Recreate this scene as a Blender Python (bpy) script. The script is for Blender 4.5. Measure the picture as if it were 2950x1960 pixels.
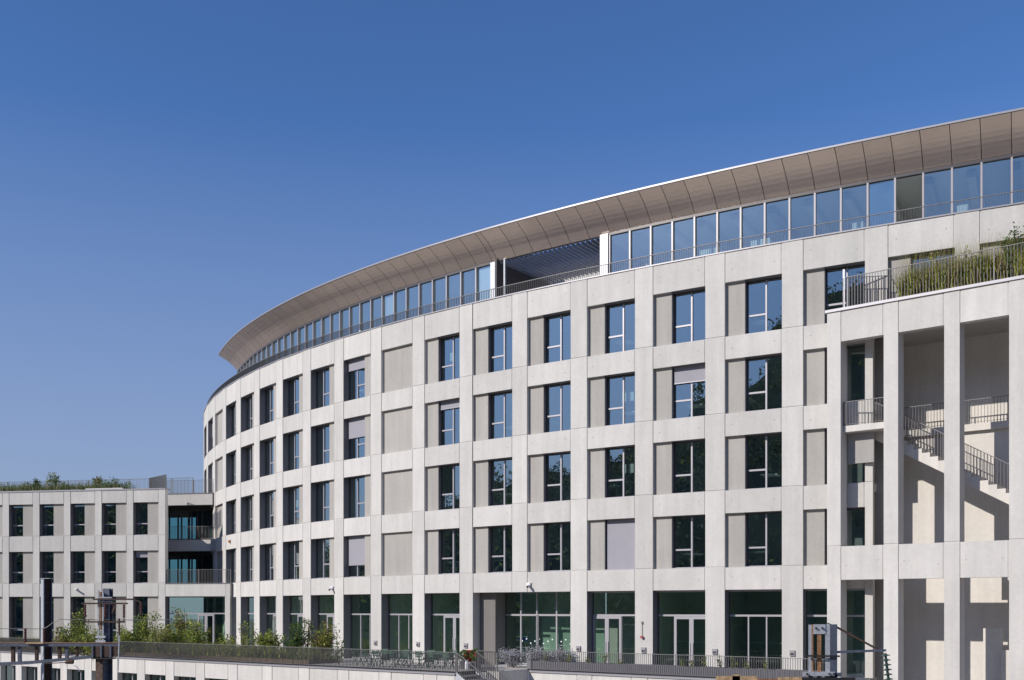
import bpy, math, random
import numpy as np
from mathutils import Vector, Matrix
random.seed(7); rng = np.random.default_rng(7)
for o in list(bpy.data.objects): bpy.data.objects.remove(o)
sc = bpy.context.scene
COL = sc.collection
# ------------------------------------------------------------------ camera
H = 3.6                       # storey height in metres
FPX = 2995.9; YH = 1757.3     # focal length and horizon of the photograph (2950 px wide)
CAMZ = 2.99                   # camera above the terrace floor (z = 0)
cam = bpy.data.cameras.new('camera'); camo = bpy.data.objects.new('camera', cam); COL.objects.link(camo)
cam.sensor_width = 36; cam.lens = FPX / 2950 * 36; cam.shift_y = (YH - 980) / 2950
cam.clip_end = 3000; cam.clip_start = .5
camo.location = (0, 0, CAMZ); camo.rotation_euler = (math.pi / 2, 0, 0)
sc.camera = camo
# ------------------------------------------------------------------ sky and sun
SAZ, SEL = math.radians(62), math.radians(31)     # azimuth left of straight-behind-the-camera
sdir = Vector((-math.sin(SAZ) * math.cos(SEL), -math.cos(SAZ) * math.cos(SEL), math.sin(SEL)))
w = bpy.data.worlds.new('World'); sc.world = w; w.use_nodes = True
nt = w.node_tree; bg = nt.nodes['Background']
sky = nt.nodes.new('ShaderNodeTexSky'); sky.sky_type = 'NISHITA'; sky.sun_disc = False
sky.sun_elevation = SEL; sky.sun_rotation = math.atan2(sdir.x, sdir.y)
sky.altitude = 1500; sky.air_density = 1.0; sky.dust_density = 1.0; sky.ozone_density = 10
# pale summer haze low in the sky, the same all the way round
tc = nt.nodes.new('ShaderNodeTexCoord'); sx = nt.nodes.new('ShaderNodeSeparateXYZ'); mr = nt.nodes.new('ShaderNodeMapRange'); mxs = nt.nodes.new('ShaderNodeMix'); mxs.data_type = 'RGBA'
mr.inputs['From Min'].default_value = 0; mr.inputs['From Max'].default_value = .42; mr.inputs['To Min'].default_value = .90; mr.inputs['To Max'].default_value = 0
mxs.inputs[7].default_value = (2.17, 2.37, 3.02, 1)
nt.links.new(tc.outputs['Generated'], sx.inputs[0]); nt.links.new(sx.outputs[2], mr.inputs[0]); nt.links.new(mr.outputs[0], mxs.inputs[0]); nt.links.new(sky.outputs[0], mxs.inputs[6])
nt.links.new(mxs.outputs[2], bg.inputs[0]); bg.inputs[1].default_value = .133
sun = bpy.data.lights.new('sun', 'SUN'); suno = bpy.data.objects.new('sun', sun); COL.objects.link(suno)
sun.energy = 3.7; sun.angle = math.radians(.53); sun.color = (1, .94, .86)
suno.rotation_euler = sdir.to_track_quat('Z', 'Y').to_euler(); suno.location = (-40, -20, 60)
sc.view_settings.view_transform = 'Standard'; sc.view_settings.look = 'None'
sc.view_settings.exposure = .17; sc.view_settings.gamma = 1; sc.view_settings.use_curve_mapping = False
sc.render.engine = 'CYCLES'
sc.cycles.transparent_max_bounces = 16; sc.cycles.max_bounces = 8

# ------------------------------------------------------------------ materials
M = {}
def newmat(name):
    m = bpy.data.materials.new(name); m.use_nodes = True; M[name] = m
    return m, m.node_tree, m.node_tree.nodes['Principled BSDF']
def plain(name, col, rough=.5, metal=0., spec=.5, noise=0., nscale=3., bump=0.):
    m, t, b = newmat(name)
    b.inputs['Roughness'].default_value = rough; b.inputs['Metallic'].default_value = metal
    b.inputs['Specular IOR Level'].default_value = spec
    b.inputs['Base Color'].default_value = (*col, 1)
    if noise:
        g = t.nodes.new('ShaderNodeNewGeometry'); n = t.nodes.new('ShaderNodeTexNoise')
        n.inputs['Scale'].default_value = nscale; n.inputs['Detail'].default_value = 6
        t.links.new(g.outputs['Position'], n.inputs['Vector'])
        r = t.nodes.new('ShaderNodeMapRange'); r.inputs['From Min'].default_value = .3; r.inputs['From Max'].default_value = .7
        r.inputs['To Min'].default_value = 1 - noise; r.inputs['To Max'].default_value = 1 + noise
        t.links.new(n.outputs[0], r.inputs[0])
        mx = t.nodes.new('ShaderNodeVectorMath'); mx.operation = 'SCALE'; mx.inputs[0].default_value = col
        t.links.new(r.outputs[0], mx.inputs['Scale']); t.links.new(mx.outputs[0], b.inputs['Base Color'])
        if bump:
            bp = t.nodes.new('ShaderNodeBump'); bp.inputs['Strength'].default_value = bump; bp.inputs['Distance'].default_value = .05
            t.links.new(n.outputs[0], bp.inputs['Height']); t.links.new(bp.outputs[0], b.inputs['Normal'])
    return m
def concrete(name, col, streak=.07, blotch=.06, rnd=.07):
    m, t, b = newmat(name); L = t.links.new
    b.inputs['Roughness'].default_value = .85; b.inputs['Specular IOR Level'].default_value = .25
    g = t.nodes.new('ShaderNodeNewGeometry'); oi = t.nodes.new('ShaderNodeObjectInfo')
    def noise(sv, detail, a, c):
        mp = t.nodes.new('ShaderNodeVectorMath'); mp.operation = 'MULTIPLY'; mp.inputs[1].default_value = sv
        L(g.outputs['Position'], mp.inputs[0])
        ad = t.nodes.new('ShaderNodeVectorMath'); ad.operation = 'ADD'
        cm = t.nodes.new('ShaderNodeMath'); cm.operation = 'MULTIPLY'; cm.inputs[1].default_value = 60
        L(oi.outputs['Random'], cm.inputs[0]); L(mp.outputs[0], ad.inputs[0]); L(cm.outputs[0], ad.inputs[1])
        n = t.nodes.new('ShaderNodeTexNoise'); n.inputs['Scale'].default_value = 1; n.inputs['Detail'].default_value = detail
        n.inputs['Roughness'].default_value = .62
        L(ad.outputs[0], n.inputs['Vector'])
        r = t.nodes.new('ShaderNodeMapRange'); r.inputs['From Min'].default_value = .28; r.inputs['From Max'].default_value = .72
        r.inputs['To Min'].default_value = 1 - a; r.inputs['To Max'].default_value = 1 + c
        L(n.outputs[0], r.inputs[0]); return r.outputs[0], n.outputs[0]
    def mul(a, c):
        k = t.nodes.new('ShaderNodeMath'); k.operation = 'MULTIPLY'; L(a, k.inputs[0]); L(c, k.inputs[1]); return k.outputs[0]
    a1, _ = noise((.55, .55, .55), 5, blotch, blotch)
    a2, _ = noise((2.6, 2.6, .16), 4, streak, streak * .6)
    a3, raw = noise((7., 7., 7.), 8, .05, .05)
    r = t.nodes.new('ShaderNodeMapRange'); r.inputs['To Min'].default_value = 1 - rnd; r.inputs['To Max'].default_value = 1 + rnd * .55
    L(oi.outputs['Random'], r.inputs[0])
    v = mul(mul(mul(a1, a2), a3), r.outputs[0])
    mx = t.nodes.new('ShaderNodeVectorMath'); mx.operation = 'SCALE'; mx.inputs[0].default_value = col
    L(v, mx.inputs['Scale']); L(mx.outputs[0], b.inputs['Base Color'])
    bp = t.nodes.new('ShaderNodeBump'); bp.inputs['Strength'].default_value = .25; bp.inputs['Distance'].default_value = .02
    L(raw, bp.inputs['Height']); L(bp.outputs[0], b.inputs['Normal'])
    return m
def glassmat(name, tint, refl, fmax, rcol=(1, 1, 1), wob=.0025):
    """coated double glazing: a mirror share that grows towards grazing angles, the rest passes tinted"""
    m = bpy.data.materials.new(name); m.use_nodes = True; M[name] = m; t = m.node_tree; t.nodes.clear(); L = t.links.new
    out = t.nodes.new('ShaderNodeOutputMaterial'); mix = t.nodes.new('ShaderNodeMixShader')
    tr = t.nodes.new('ShaderNodeBsdfTransparent'); tr.inputs[0].default_value = (*tint, 1)
    gl = t.nodes.new('ShaderNodeBsdfGlossy'); gl.inputs['Color'].default_value = (*rcol, 1); gl.inputs['Roughness'].default_value = .004
    lw = t.nodes.new('ShaderNodeLayerWeight'); lw.inputs['Blend'].default_value = .35
    r = t.nodes.new('ShaderNodeMapRange'); r.inputs['To Min'].default_value = refl; r.inputs['To Max'].default_value = fmax
    L(lw.outputs['Facing'], r.inputs[0])
    g = t.nodes.new('ShaderNodeNewGeometry'); n = t.nodes.new('ShaderNodeTexNoise'); n.inputs['Scale'].default_value = .7; n.inputs['Detail'].default_value = 1
    L(g.outputs['Position'], n.inputs['Vector'])
    bp = t.nodes.new('ShaderNodeBump'); bp.inputs['Strength'].default_value = 1; bp.inputs['Distance'].default_value = wob
    L(n.outputs[0], bp.inputs['Height']); L(bp.outputs[0], gl.inputs['Normal'])
    L(r.outputs[0], mix.inputs[0]); L(tr.outputs[0], mix.inputs[1]); L(gl.outputs[0], mix.inputs[2]); L(mix.outputs[0], out.inputs[0])
    return m
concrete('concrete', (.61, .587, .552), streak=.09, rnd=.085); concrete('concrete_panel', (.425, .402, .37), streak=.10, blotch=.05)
concrete('concrete_grey', (.40, .385, .365)); concrete('concrete_stair', (.66, .625, .58))
concrete('paving', (.46, .43, .40), streak=.02, blotch=.1)
plain('hole', (.42, .395, .365), .9); plain('joint', (.33, .32, .31), .9); concrete('concrete_shaded', (.20, .185, .175))
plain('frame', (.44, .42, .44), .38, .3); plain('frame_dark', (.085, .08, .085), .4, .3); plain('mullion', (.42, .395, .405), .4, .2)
plain('sill', (.40, .385, .41), .4, .4); plain('blind', (.33, .32, .355), .75, noise=.03, nscale=2)
plain('rail', (.19, .185, .185), .5, .2); plain('rail_light', (.19, .18, .185), .5, .2); plain('rail_dark', (.17, .165, .165), .45, .4)
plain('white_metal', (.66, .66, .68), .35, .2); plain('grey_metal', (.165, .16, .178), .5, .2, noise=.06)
plain('coping', (.36, .35, .37), .4, .3)
plain('interior_dark', (.05, .048, .046), .9); plain('ceiling', (.62, .62, .60), .9)
plain('dark_wall', (.085, .08, .085), .7); plain('louvre', (.34, .35, .40), .4, .3)
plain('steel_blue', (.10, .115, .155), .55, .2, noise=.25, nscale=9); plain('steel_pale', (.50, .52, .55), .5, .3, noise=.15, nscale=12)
plain('rust', (.30, .155, .075), .85, noise=.35, nscale=14, bump=.3); plain('rust_dark', (.07, .042, .032), .85, noise=.4, nscale=10)
plain('insulator', (.085, .022, .02), .25); plain('insulator_green', (.03, .06, .045), .2); plain('black_steel', (.02, .018, .02), .6)
plain('timber', (.46, .31, .17), .85, noise=.35, nscale=8)
plain('chair_green', (.055, .115, .08), .5); plain('red', (.42, .045, .03), .5); plain('white_paint', (.8, .8, .8), .5); plain('pot', (.09, .09, .095), .6)
plain('paper', (.75, .78, .72), .8); plain('orange', (.45, .17, .03), .6); plain('blue_paint', (.02, .08, .55), .5); plain('red_sign', (.35, .08, .09), .5)
plain('boulder', (.40, .40, .42), .9, noise=.45, nscale=6, bump=.8)
plain('soil', (.13, .095, .065), .95, noise=.4, nscale=4); plain('ballast', (.27, .245, .22), .95, noise=.4, nscale=5, bump=.4)
plain('bark', (.11, .075, .05), .9, noise=.3, nscale=20)
def leafmat(name, col, var=.35, trans=.35, spec=.3):
    m, t, b = newmat(name); L = t.links.new
    b.inputs['Roughness'].default_value = .55; b.inputs['Specular IOR Level'].default_value = spec
    g = t.nodes.new('ShaderNodeNewGeometry')
    r = t.nodes.new('ShaderNodeMapRange'); r.inputs['To Min'].default_value = 1 - var; r.inputs['To Max'].default_value = 1 + var
    L(g.outputs['Random Per Island'], r.inputs[0])
    mx = t.nodes.new('ShaderNodeVectorMath'); mx.operation = 'SCALE'; mx.inputs[0].default_value = col
    L(r.outputs[0], mx.inputs['Scale']); L(mx.outputs[0], b.inputs['Base Color'])
    tl = t.nodes.new('ShaderNodeBsdfTranslucent'); L(mx.outputs[0], tl.inputs[0])
    ms = t.nodes.new('ShaderNodeMixShader'); ms.inputs[0].default_value = trans
    L(b.outputs[0], ms.inputs[1]); L(tl.outputs[0], ms.inputs[2]); L(ms.outputs[0], t.nodes['Material Output'].inputs[0])
leafmat('leaf', (.12, .19, .045)); leafmat('leaf_yellow', (.38, .40, .075)); leafmat('leaf_dark', (.065, .115, .04)); leafmat('leaf_grey', (.17, .21, .10)); leafmat('straw', (.34, .28, .15))
leafmat('leaf_silver', (.50, .50, .52), .4); leafmat('leaf_lilac', (.36, .34, .43), .4); leafmat('leaf_red', (.16, .085, .045)); leafmat('wood_far', (.12, .165, .125), .6, .4, 0.); leafmat('wood_dark', (.085, .12, .105), .6, .35, 0.); leafmat('wood_light', (.19, .23, .08), .6, .45, 0.)
# canopy metal
def canopy_mat():
    m, t, b = newmat('canopy'); L = t.links.new
    b.inputs['Metallic'].default_value = .75; b.inputs['Roughness'].default_value = .24
    oi = t.nodes.new('ShaderNodeObjectInfo'); r = t.nodes.new('ShaderNodeMapRange')
    r.inputs['To Min'].default_value = .93; r.inputs['To Max'].default_value = 1.05; L(oi.outputs['Random'], r.inputs[0])
    mx = t.nodes.new('ShaderNodeVectorMath'); mx.operation = 'SCALE'; mx.inputs[0].default_value = (.80, .665, .565)
    L(r.outputs[0], mx.inputs['Scale']); L(mx.outputs[0], b.inputs['Base Color'])
canopy_mat()
def interior_mat():
    m, t, b = newmat('interior'); b.inputs['Roughness'].default_value = .9; oi = t.nodes.new('ShaderNodeObjectInfo'); r = t.nodes.new('ShaderNodeMapRange')
    r.inputs['To Min'].default_value = .28; r.inputs['To Max'].default_value = .75; t.links.new(oi.outputs['Random'], r.inputs[0])
    mx = t.nodes.new('ShaderNodeVectorMath'); mx.operation = 'SCALE'; mx.inputs[0].default_value = (1, .98, .92); t.links.new(r.outputs[0], mx.inputs['Scale']); t.links.new(mx.outputs[0], b.inputs['Base Color'])
interior_mat()
glassmat('glass', (.60, .72, .72), .31, .85, (.84, .95, .95)); glassmat('glass_shop', (.60, .80, .70), .12, .75, (.9, 1, .97))
glassmat('glass_top', (.72, .84, .86), .29, .85, (.92, .98, .97)); glassmat('glass_link', (.40, .66, .68), .05, .4)
MATS = list(M)

# ------------------------------------------------------------------ builders
class MB:
    def __init__(s): s.v = []; s.f = []; s.m = []; s.mats = []
    def mi(s, name):
        if name not in s.mats: s.mats.append(name)
        return s.mats.index(name)
    def poly(s, pts, mat):
        b = len(s.v); s.v += [tuple(p) for p in pts]; s.f.append(tuple(range(b, b + len(pts)))); s.m.append(s.mi(mat))
    def hexa(s, p, mat):      # p: 8 points, bottom ring then top ring
        b = len(s.v); s.v += [tuple(q) for q in p]; k = s.mi(mat)
        for f in ((0, 3, 2, 1), (4, 5, 6, 7), (0, 1, 5, 4), (1, 2, 6, 5), (2, 3, 7, 6), (3, 0, 4, 7)):
            s.f.append(tuple(b + i for i in f)); s.m.append(k)
    def blk(s, fr, u0, u1, d0, d1, z0, z1, mat, n=1):
        """block in a facade frame: u along, d outward, z up; z0/z1 may be pairs (at u0, at u1)"""
        za, zb = (z0 if isinstance(z0, tuple) else (z0, z0)); ya, yb = (z1 if isinstance(z1, tuple) else (z1, z1))
        b = len(s.v); k = s.mi(mat)
        for i in range(n + 1):
            t = i / n; u = u0 + (u1 - u0) * t; zl = za + (zb - za) * t; zh = ya + (yb - ya) * t
            s.v += [fr(u, d0, zl), fr(u, d1, zl), fr(u, d1, zh), fr(u, d0, zh)]
        for i in range(n):
            a = b + 4 * i
            for j in range(4):
                s.f.append((a + j, a + (j + 1) % 4, a + 4 + (j + 1) % 4, a + 4 + j)); s.m.append(k)
        s.f.append((b + 3, b + 2, b + 1, b)); s.m.append(k); e = b + 4 * n
        s.f.append((e, e + 1, e + 2, e + 3)); s.m.append(k)
    def bar(s, p, q, wdt, hgt, mat, up=(0, 0, 1)):
        p = Vector(p); q = Vector(q); d = (q - p).normalized(); upv = Vector(up)
        if abs(d.dot(upv)) > .98: upv = Vector((0, 1, 0))
        x = d.cross(upv).normalized() * wdt / 2; y = x.cross(d).normalized() * hgt / 2
        s.hexa([p - x - y, p + x - y, p + x + y, p - x + y, q - x - y, q + x - y, q + x + y, q - x + y], mat)
    def tube(s, pts, r, mat, n=6):
        k = s.mi(mat); rs = r if isinstance(r, (list, tuple)) else [r] * len(pts); pts = [Vector(p) for p in pts]; b = len(s.v)
        for i, p in enumerate(pts):
            d = (pts[min(i + 1, len(pts) - 1)] - pts[max(i - 1, 0)]).normalized()
            a = d.cross(Vector((0, 0, 1)) if abs(d.z) < .95 else Vector((0, 1, 0))).normalized(); c = d.cross(a)
            for j in range(n):
                t = 2 * math.pi * j / n; s.v.append(tuple(p + (a * math.cos(t) + c * math.sin(t)) * rs[i]))
        for i in range(len(pts) - 1):
            for j in range(n):
                s.f.append((b + i * n + j, b + i * n + (j + 1) % n, b + (i + 1) * n + (j + 1) % n, b + (i + 1) * n + j)); s.m.append(k)
        s.f.append(tuple(b + j for j in range(n))[::-1]); s.m.append(k)
        s.f.append(tuple(b + (len(pts) - 1) * n + j for j in range(n))); s.m.append(k)
    def build(s, name, parent=None, smooth=False, **props):
        me = bpy.data.meshes.new(name); me.from_pydata(s.v, [], s.f)
        for q in s.mats: me.materials.append(M[q])
        me.polygons.foreach_set('material_index', s.m)
        if smooth: me.polygons.foreach_set('use_smooth', [True] * len(s.f))
        me.update(); o = bpy.data.objects.new(name, me); COL.objects.link(o)
        if parent is not None:
            o.parent = parent
            if parent.type == 'EMPTY': o.matrix_parent_inverse = Matrix.Translation(-Vector(parent.location))
        for k, v in props.items(): o[k] = v
        return o
def thing(name, label, cat, loc, group=None):
    e = bpy.data.objects.new(name, None); COL.objects.link(e); e.location = loc; e.empty_display_size = .5
    e['label'] = label; e['category'] = cat
    if group: e['group'] = group
    return e
def tag(o, label, cat, group=None):
    o['label'] = label; o['category'] = cat
    if group: o['group'] = group
    return o
def part(name, parent, fr, *a, mat='concrete', n=1, **props):
    m = MB(); m.blk(fr, *a, mat, n); return m.build(name, parent, **props)
def W(x, y, Zm):            # a point of the photograph at a known distance
    return Vector(((x - 1475) / FPX * Zm, Zm, CAMZ + (YH - y) / FPX * Zm))

# facade frames --------------------------------------------------------------
_ss = np.arange(-6, 19.0001, .05)
_q = (_ss - 5) / 8
_t = 2.48174 - .30468 * _q - .09486 * _q ** 2 + .00571 * _q ** 3
_b = 1.00971 * H
_dx, _dy = np.cos(_t) * _b, np.sin(_t) * _b
_X = np.concatenate([[0], np.cumsum((_dx[1:] + _dx[:-1]) / 2 * .05)]); _Y = np.concatenate([[0], np.cumsum((_dy[1:] + _dy[:-1]) / 2 * .05)])
_i5 = int(np.argmin(abs(_ss - 5)))
_X = _X - _X[_i5] - .69829 * H; _Y = _Y - _Y[_i5] + 15.83966 * H
_nx, _ny = np.sin(_t), -np.cos(_t)
if _ny[100] > 0: _nx, _ny = -_nx, -_ny
def C(s, d, z):             # curved facade: s in bays (grows to the left), d outward in metres
    k = (s + 6) / .05; i = min(max(int(k), 0), len(_ss) - 2); f = k - i
    x = _X[i] + (_X[i + 1] - _X[i]) * f; y = _Y[i] + (_Y[i + 1] - _Y[i]) * f
    a = _nx[i] + (_nx[i + 1] - _nx[i]) * f; c = _ny[i] + (_ny[i + 1] - _ny[i]) * f
    return (x + a * d, y + c * d, z)
def linear(ox, oy, tx, ty):
    def fr(u, d, z): return (ox + tx * u + ty * d, oy + ty * u - tx * d, z)   # outward = (ty, -tx)
    return fr
ca, sa = math.cos(math.radians(37.5)), math.sin(math.radians(37.5))
def plane37(c, X0):         # frame on the line Z = c - tan(37.5) X (storey units), u = 0 at X0
    return linear(X0 * H, (c - math.tan(math.radians(37.5)) * X0) * H, ca, -sa)
# outward for the 37.5 frames must face the camera: ty = -sa, -tx = -ca  -> (-sa, -ca)
PODL = plane37(13.32, -.757)      # left podium, u = 0 at its right end
PODR = plane37(14.76, .229)       # right podium, u = 0 at its left end
TWR = plane37(15.62, 3.84)        # stair tower, u = 0 at its left edge
c10, s10 = math.cos(math.radians(10)), math.sin(math.radians(10))
LFT = linear(-7.16 * H, 21.46 * H, c10, -s10)       # left building, u = 0 at its right end

J = [4.97 + H * k for k in range(4)]       # sill joints of storeys 1..4
OPEN = .705 * H; PARAPET = J[3] + 1.097 * H
PW = .13                                    # half a pier, in bays

# ------------------------------------------------------------------ ground, terrace
m = MB(); m.poly([(-700, -700, -5.2), (700, -700, -5.2), (700, 900, -5.2), (-700, 900, -5.2)], 'ballast'); m.build('ground', kind='structure')
def P2(fr, u, d): p = fr(u, d, 0); return (p[0], p[1])
terr = [P2(PODL, -52, -.25), P2(PODL, -.05, -.25), P2(PODL, -.05, -1.66), P2(PODL, 1.2, -1.66), P2(PODL, 1.2, -4.35), P2(PODR, 15.4, -.25), P2(TWR, 0, -1.0)]
terr += [C(s, -.55, 0)[:2] for s in np.arange(-.5, 16.6, .5)] + [P2(LFT, -26, -9)]
m = MB(); b = [(x, y, 0.) for x, y in terr]; k = len(b)
m.poly(b, 'paving')
m.build('terrace_floor', kind='structure')

# ------------------------------------------------------------------ window maker
def sash(fr, u0, u1, z0, z1, d, cols, rows, mat='frame', fw=.055, thick=.07, gl='glass'):
    """returns frame mesh builder and pane rectangles; cols/rows are lists of inner bars (u / (u0,u1,z))"""
    m = MB(); sg = 1 if u1 > u0 else -1; f = fw / FU(fr) * sg
    m.blk(fr, u0, u0 + f, d - thick, d, z0, z1, mat); m.blk(fr, u1 - f, u1, d - thick, d, z0, z1, mat)
    m.blk(fr, u0 + f, u1 - f, d - thick, d, z0, z0 + fw, mat); m.blk(fr, u0 + f, u1 - f, d - thick, d, z1 - fw, z1, mat)
    return m
def FU(fr): return _b if fr is C else 1.
def window(parent, fr, u0, u1, z0, z1, d, flip, blind=0., opened=None, poster=False, single=False, gl='glass'):
    """u0 is the image-left edge. flip: transom in the right half (image)"""
    U = FU(fr); e = lambda t: u0 + (u1 - u0) * t; wid = abs(u1 - u0) * U; ft = .075 / wid
    m = MB()
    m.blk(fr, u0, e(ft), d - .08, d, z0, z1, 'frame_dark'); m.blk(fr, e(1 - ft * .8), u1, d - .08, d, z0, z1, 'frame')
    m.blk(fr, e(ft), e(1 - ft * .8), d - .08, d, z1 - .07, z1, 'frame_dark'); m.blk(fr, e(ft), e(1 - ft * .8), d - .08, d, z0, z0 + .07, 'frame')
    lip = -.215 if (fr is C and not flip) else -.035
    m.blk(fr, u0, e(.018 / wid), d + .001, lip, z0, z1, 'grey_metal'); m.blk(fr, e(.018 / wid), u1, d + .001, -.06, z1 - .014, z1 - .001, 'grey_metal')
    zt = z0 + .36 * (z1 - z0); c = .53 if not flip else .47
    if not single: m.blk(fr, e(c - .5 * ft), e(c + .5 * ft), d - .08, d + .012, z0 + .07, z1 - .07, 'frame')
    a, b2 = (ft, c - .5 * ft) if not flip else (c + .5 * ft, 1 - ft * .8)
    if single: a, b2 = ft, 1 - ft * .8
    m.blk(fr, e(a), e(b2), d - .08, d + .006, zt - .04, zt + .04, 'frame')
    wo = m.build('window', parent)
    rects = [(a, b2, z0 + .07, zt - .04), (a, b2, zt + .04, z1 - .07)]
    if not single: rects.append((c + .5 * ft, 1 - ft * .8, z0 + .07, z1 - .07) if not flip else (ft, c - .5 * ft, z0 + .07, z1 - .07))
    for i, (p, q, za, zb) in enumerate(rects):
        g = MB(); ta, tb = random.uniform(-.006, .006), random.uniform(-.006, .006)
        if opened is not None and i == opened:      # the sash stands tilted into the room
            g.poly([fr(e(p), d - .05, za), fr(e(q), d - .45, za), fr(e(q), d - .45, zb), fr(e(p), d - .05, zb)], gl)
        else:
            g.poly([fr(e(p), d - .05 + ta, za), fr(e(q), d - .05 - ta, za), fr(e(q), d - .05 - ta + tb, zb), fr(e(p), d - .05 + ta + tb, zb)], gl)
        g.build('pane', wo)
    part('sill', wo, fr, e(.004), e(.996), d + .005, d + .30, z0 - .0, z0 + .035, mat='sill')
    if blind:
        g = MB(); zb = z1 - .02 - (z1 - z0 - .05) * blind
        g.blk(fr, e(ft * .9), e(1 - ft * .4), d + .07, d + .082, zb, z1 - .012, 'blind'); g.blk(fr, e(ft * .9), e(1 - ft * .4), d + .062, d + .092, zb - .045, zb, 'sill')
        g.build('blind', wo)
    if poster:
        g = MB()
        for (p, q) in ((.40, .52), (.6, .76), (.92, .98)) if poster == 1 else ((.22, .42), (.6, .92)):
            za = z0 + .5 * (z1 - z0); g.blk(fr, e(p), e(q), d - .35, d - .33, za, za + .45, 'paper')
        g.build('poster', wo)
    return wo
def cell(parent, fr, u0, u1, z0, z1, mat, name, dback=-.45, dface=0., gl=.05, gr=.05, gb=.0, gt=0., holes=False):
    """concrete element: full back piece plus a face plate set in from its neighbours by a groove"""
    U = FU(fr); sg = 1 if u1 > u0 else -1; m = MB()
    m.blk(fr, u0, u1, dback, dface - .022, z0, z1, mat)
    a, b = u0 + sg * gl / U, u1 - sg * gr / U
    m.blk(fr, a, b, dface - .022, dface, z0 + gb, z1 - gt, mat)
    if holes:
        for t in (.13, .87):
            c = u0 + (u1 - u0) * t; zz = z0 + (z1 - z0) * (.5 + random.uniform(-.12, .12)); r = .035
            m.poly([fr(c + math.cos(k * math.pi / 3) * r / U, dface + .003, zz + math.sin(k * math.pi / 3) * r) for k in range(6)], 'hole')
    return m.build(name, parent)

# ------------------------------------------------------------------ curved building
CB = thing('curved_building', 'tall curved concrete office building with grid facade and bronze roof overhang', 'building', C(6, 0, 0))
SMIN = -4
blinds = {(14, 3): .5, (7, 3): .24, (7, 2): .46, (7, 0): .70, (5, 2): .16, (2, 0): 1., (1, 2): .30}
opened = {(7, 3): 1, (9, 3): 1, (9, 2): 1, (5, 1): 1}
posters = {(5, 3): 2, (2, 2): 1, (2, 1): 1, (9, 1): 2}
for j in range(SMIN, 18):                          # piers at s = j
    lo, hi = (j - PW, j + PW) if j != -1 else (-.96, -.87)
    for k in range(4):
        if j < -1 and k < 3: continue
        top = PARAPET - .02 if k == 3 else J[k + 1]
        if j == -1 and k == 3: lo = -1 - PW
        cell(CB, C, hi, lo - (0 if j != 5 else -.012), J[k], top, 'concrete', 'pier', gl=0, gr=0, gb=.045)
    if j == -1: lo = -.96
    if j >= -1 and j != 4:
        cell(CB, C, hi, lo, 0, J[0], 'concrete', 'pier', dback=-.6, gl=0, gr=0)
    elif j == 4:
        cell(CB, C, hi, lo, J[0] - 1.04, J[0], 'concrete', 'pier', dback=-.6, gl=0, gr=0)
    # bay between pier j and j + 1
    a, b = j + 1 - PW, j + PW                      # image left, image right
    for k in range(4):
        if j < -1 and k < 3: continue
        z0, z1 = J[k], J[k] + OPEN
        ztop = PARAPET - .02 if k == 3 else J[k + 1]
        cell(CB, C, a, b, z1, ztop, 'concrete', 'spandrel', dface=-.012, holes=(j <= 5))
        if k == 0: cell(CB, C, a, b, J[0] - 1.04, J[0], 'concrete', 'spandrel', dface=-.012, dback=-.6, holes=(j <= 5))
        blank = j in (6, 13)
        if blank:
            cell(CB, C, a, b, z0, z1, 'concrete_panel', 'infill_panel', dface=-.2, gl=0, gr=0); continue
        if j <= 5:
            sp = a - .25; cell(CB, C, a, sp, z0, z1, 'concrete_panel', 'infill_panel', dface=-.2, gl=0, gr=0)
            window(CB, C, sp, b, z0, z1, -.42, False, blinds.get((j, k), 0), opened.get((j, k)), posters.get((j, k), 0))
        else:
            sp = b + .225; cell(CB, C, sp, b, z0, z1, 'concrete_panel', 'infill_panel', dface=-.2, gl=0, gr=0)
            window(CB, C, a, sp, z0, z1, -.42, True, blinds.get((j, k), 0), opened.get((j, k)), posters.get((j, k), 0))
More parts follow.
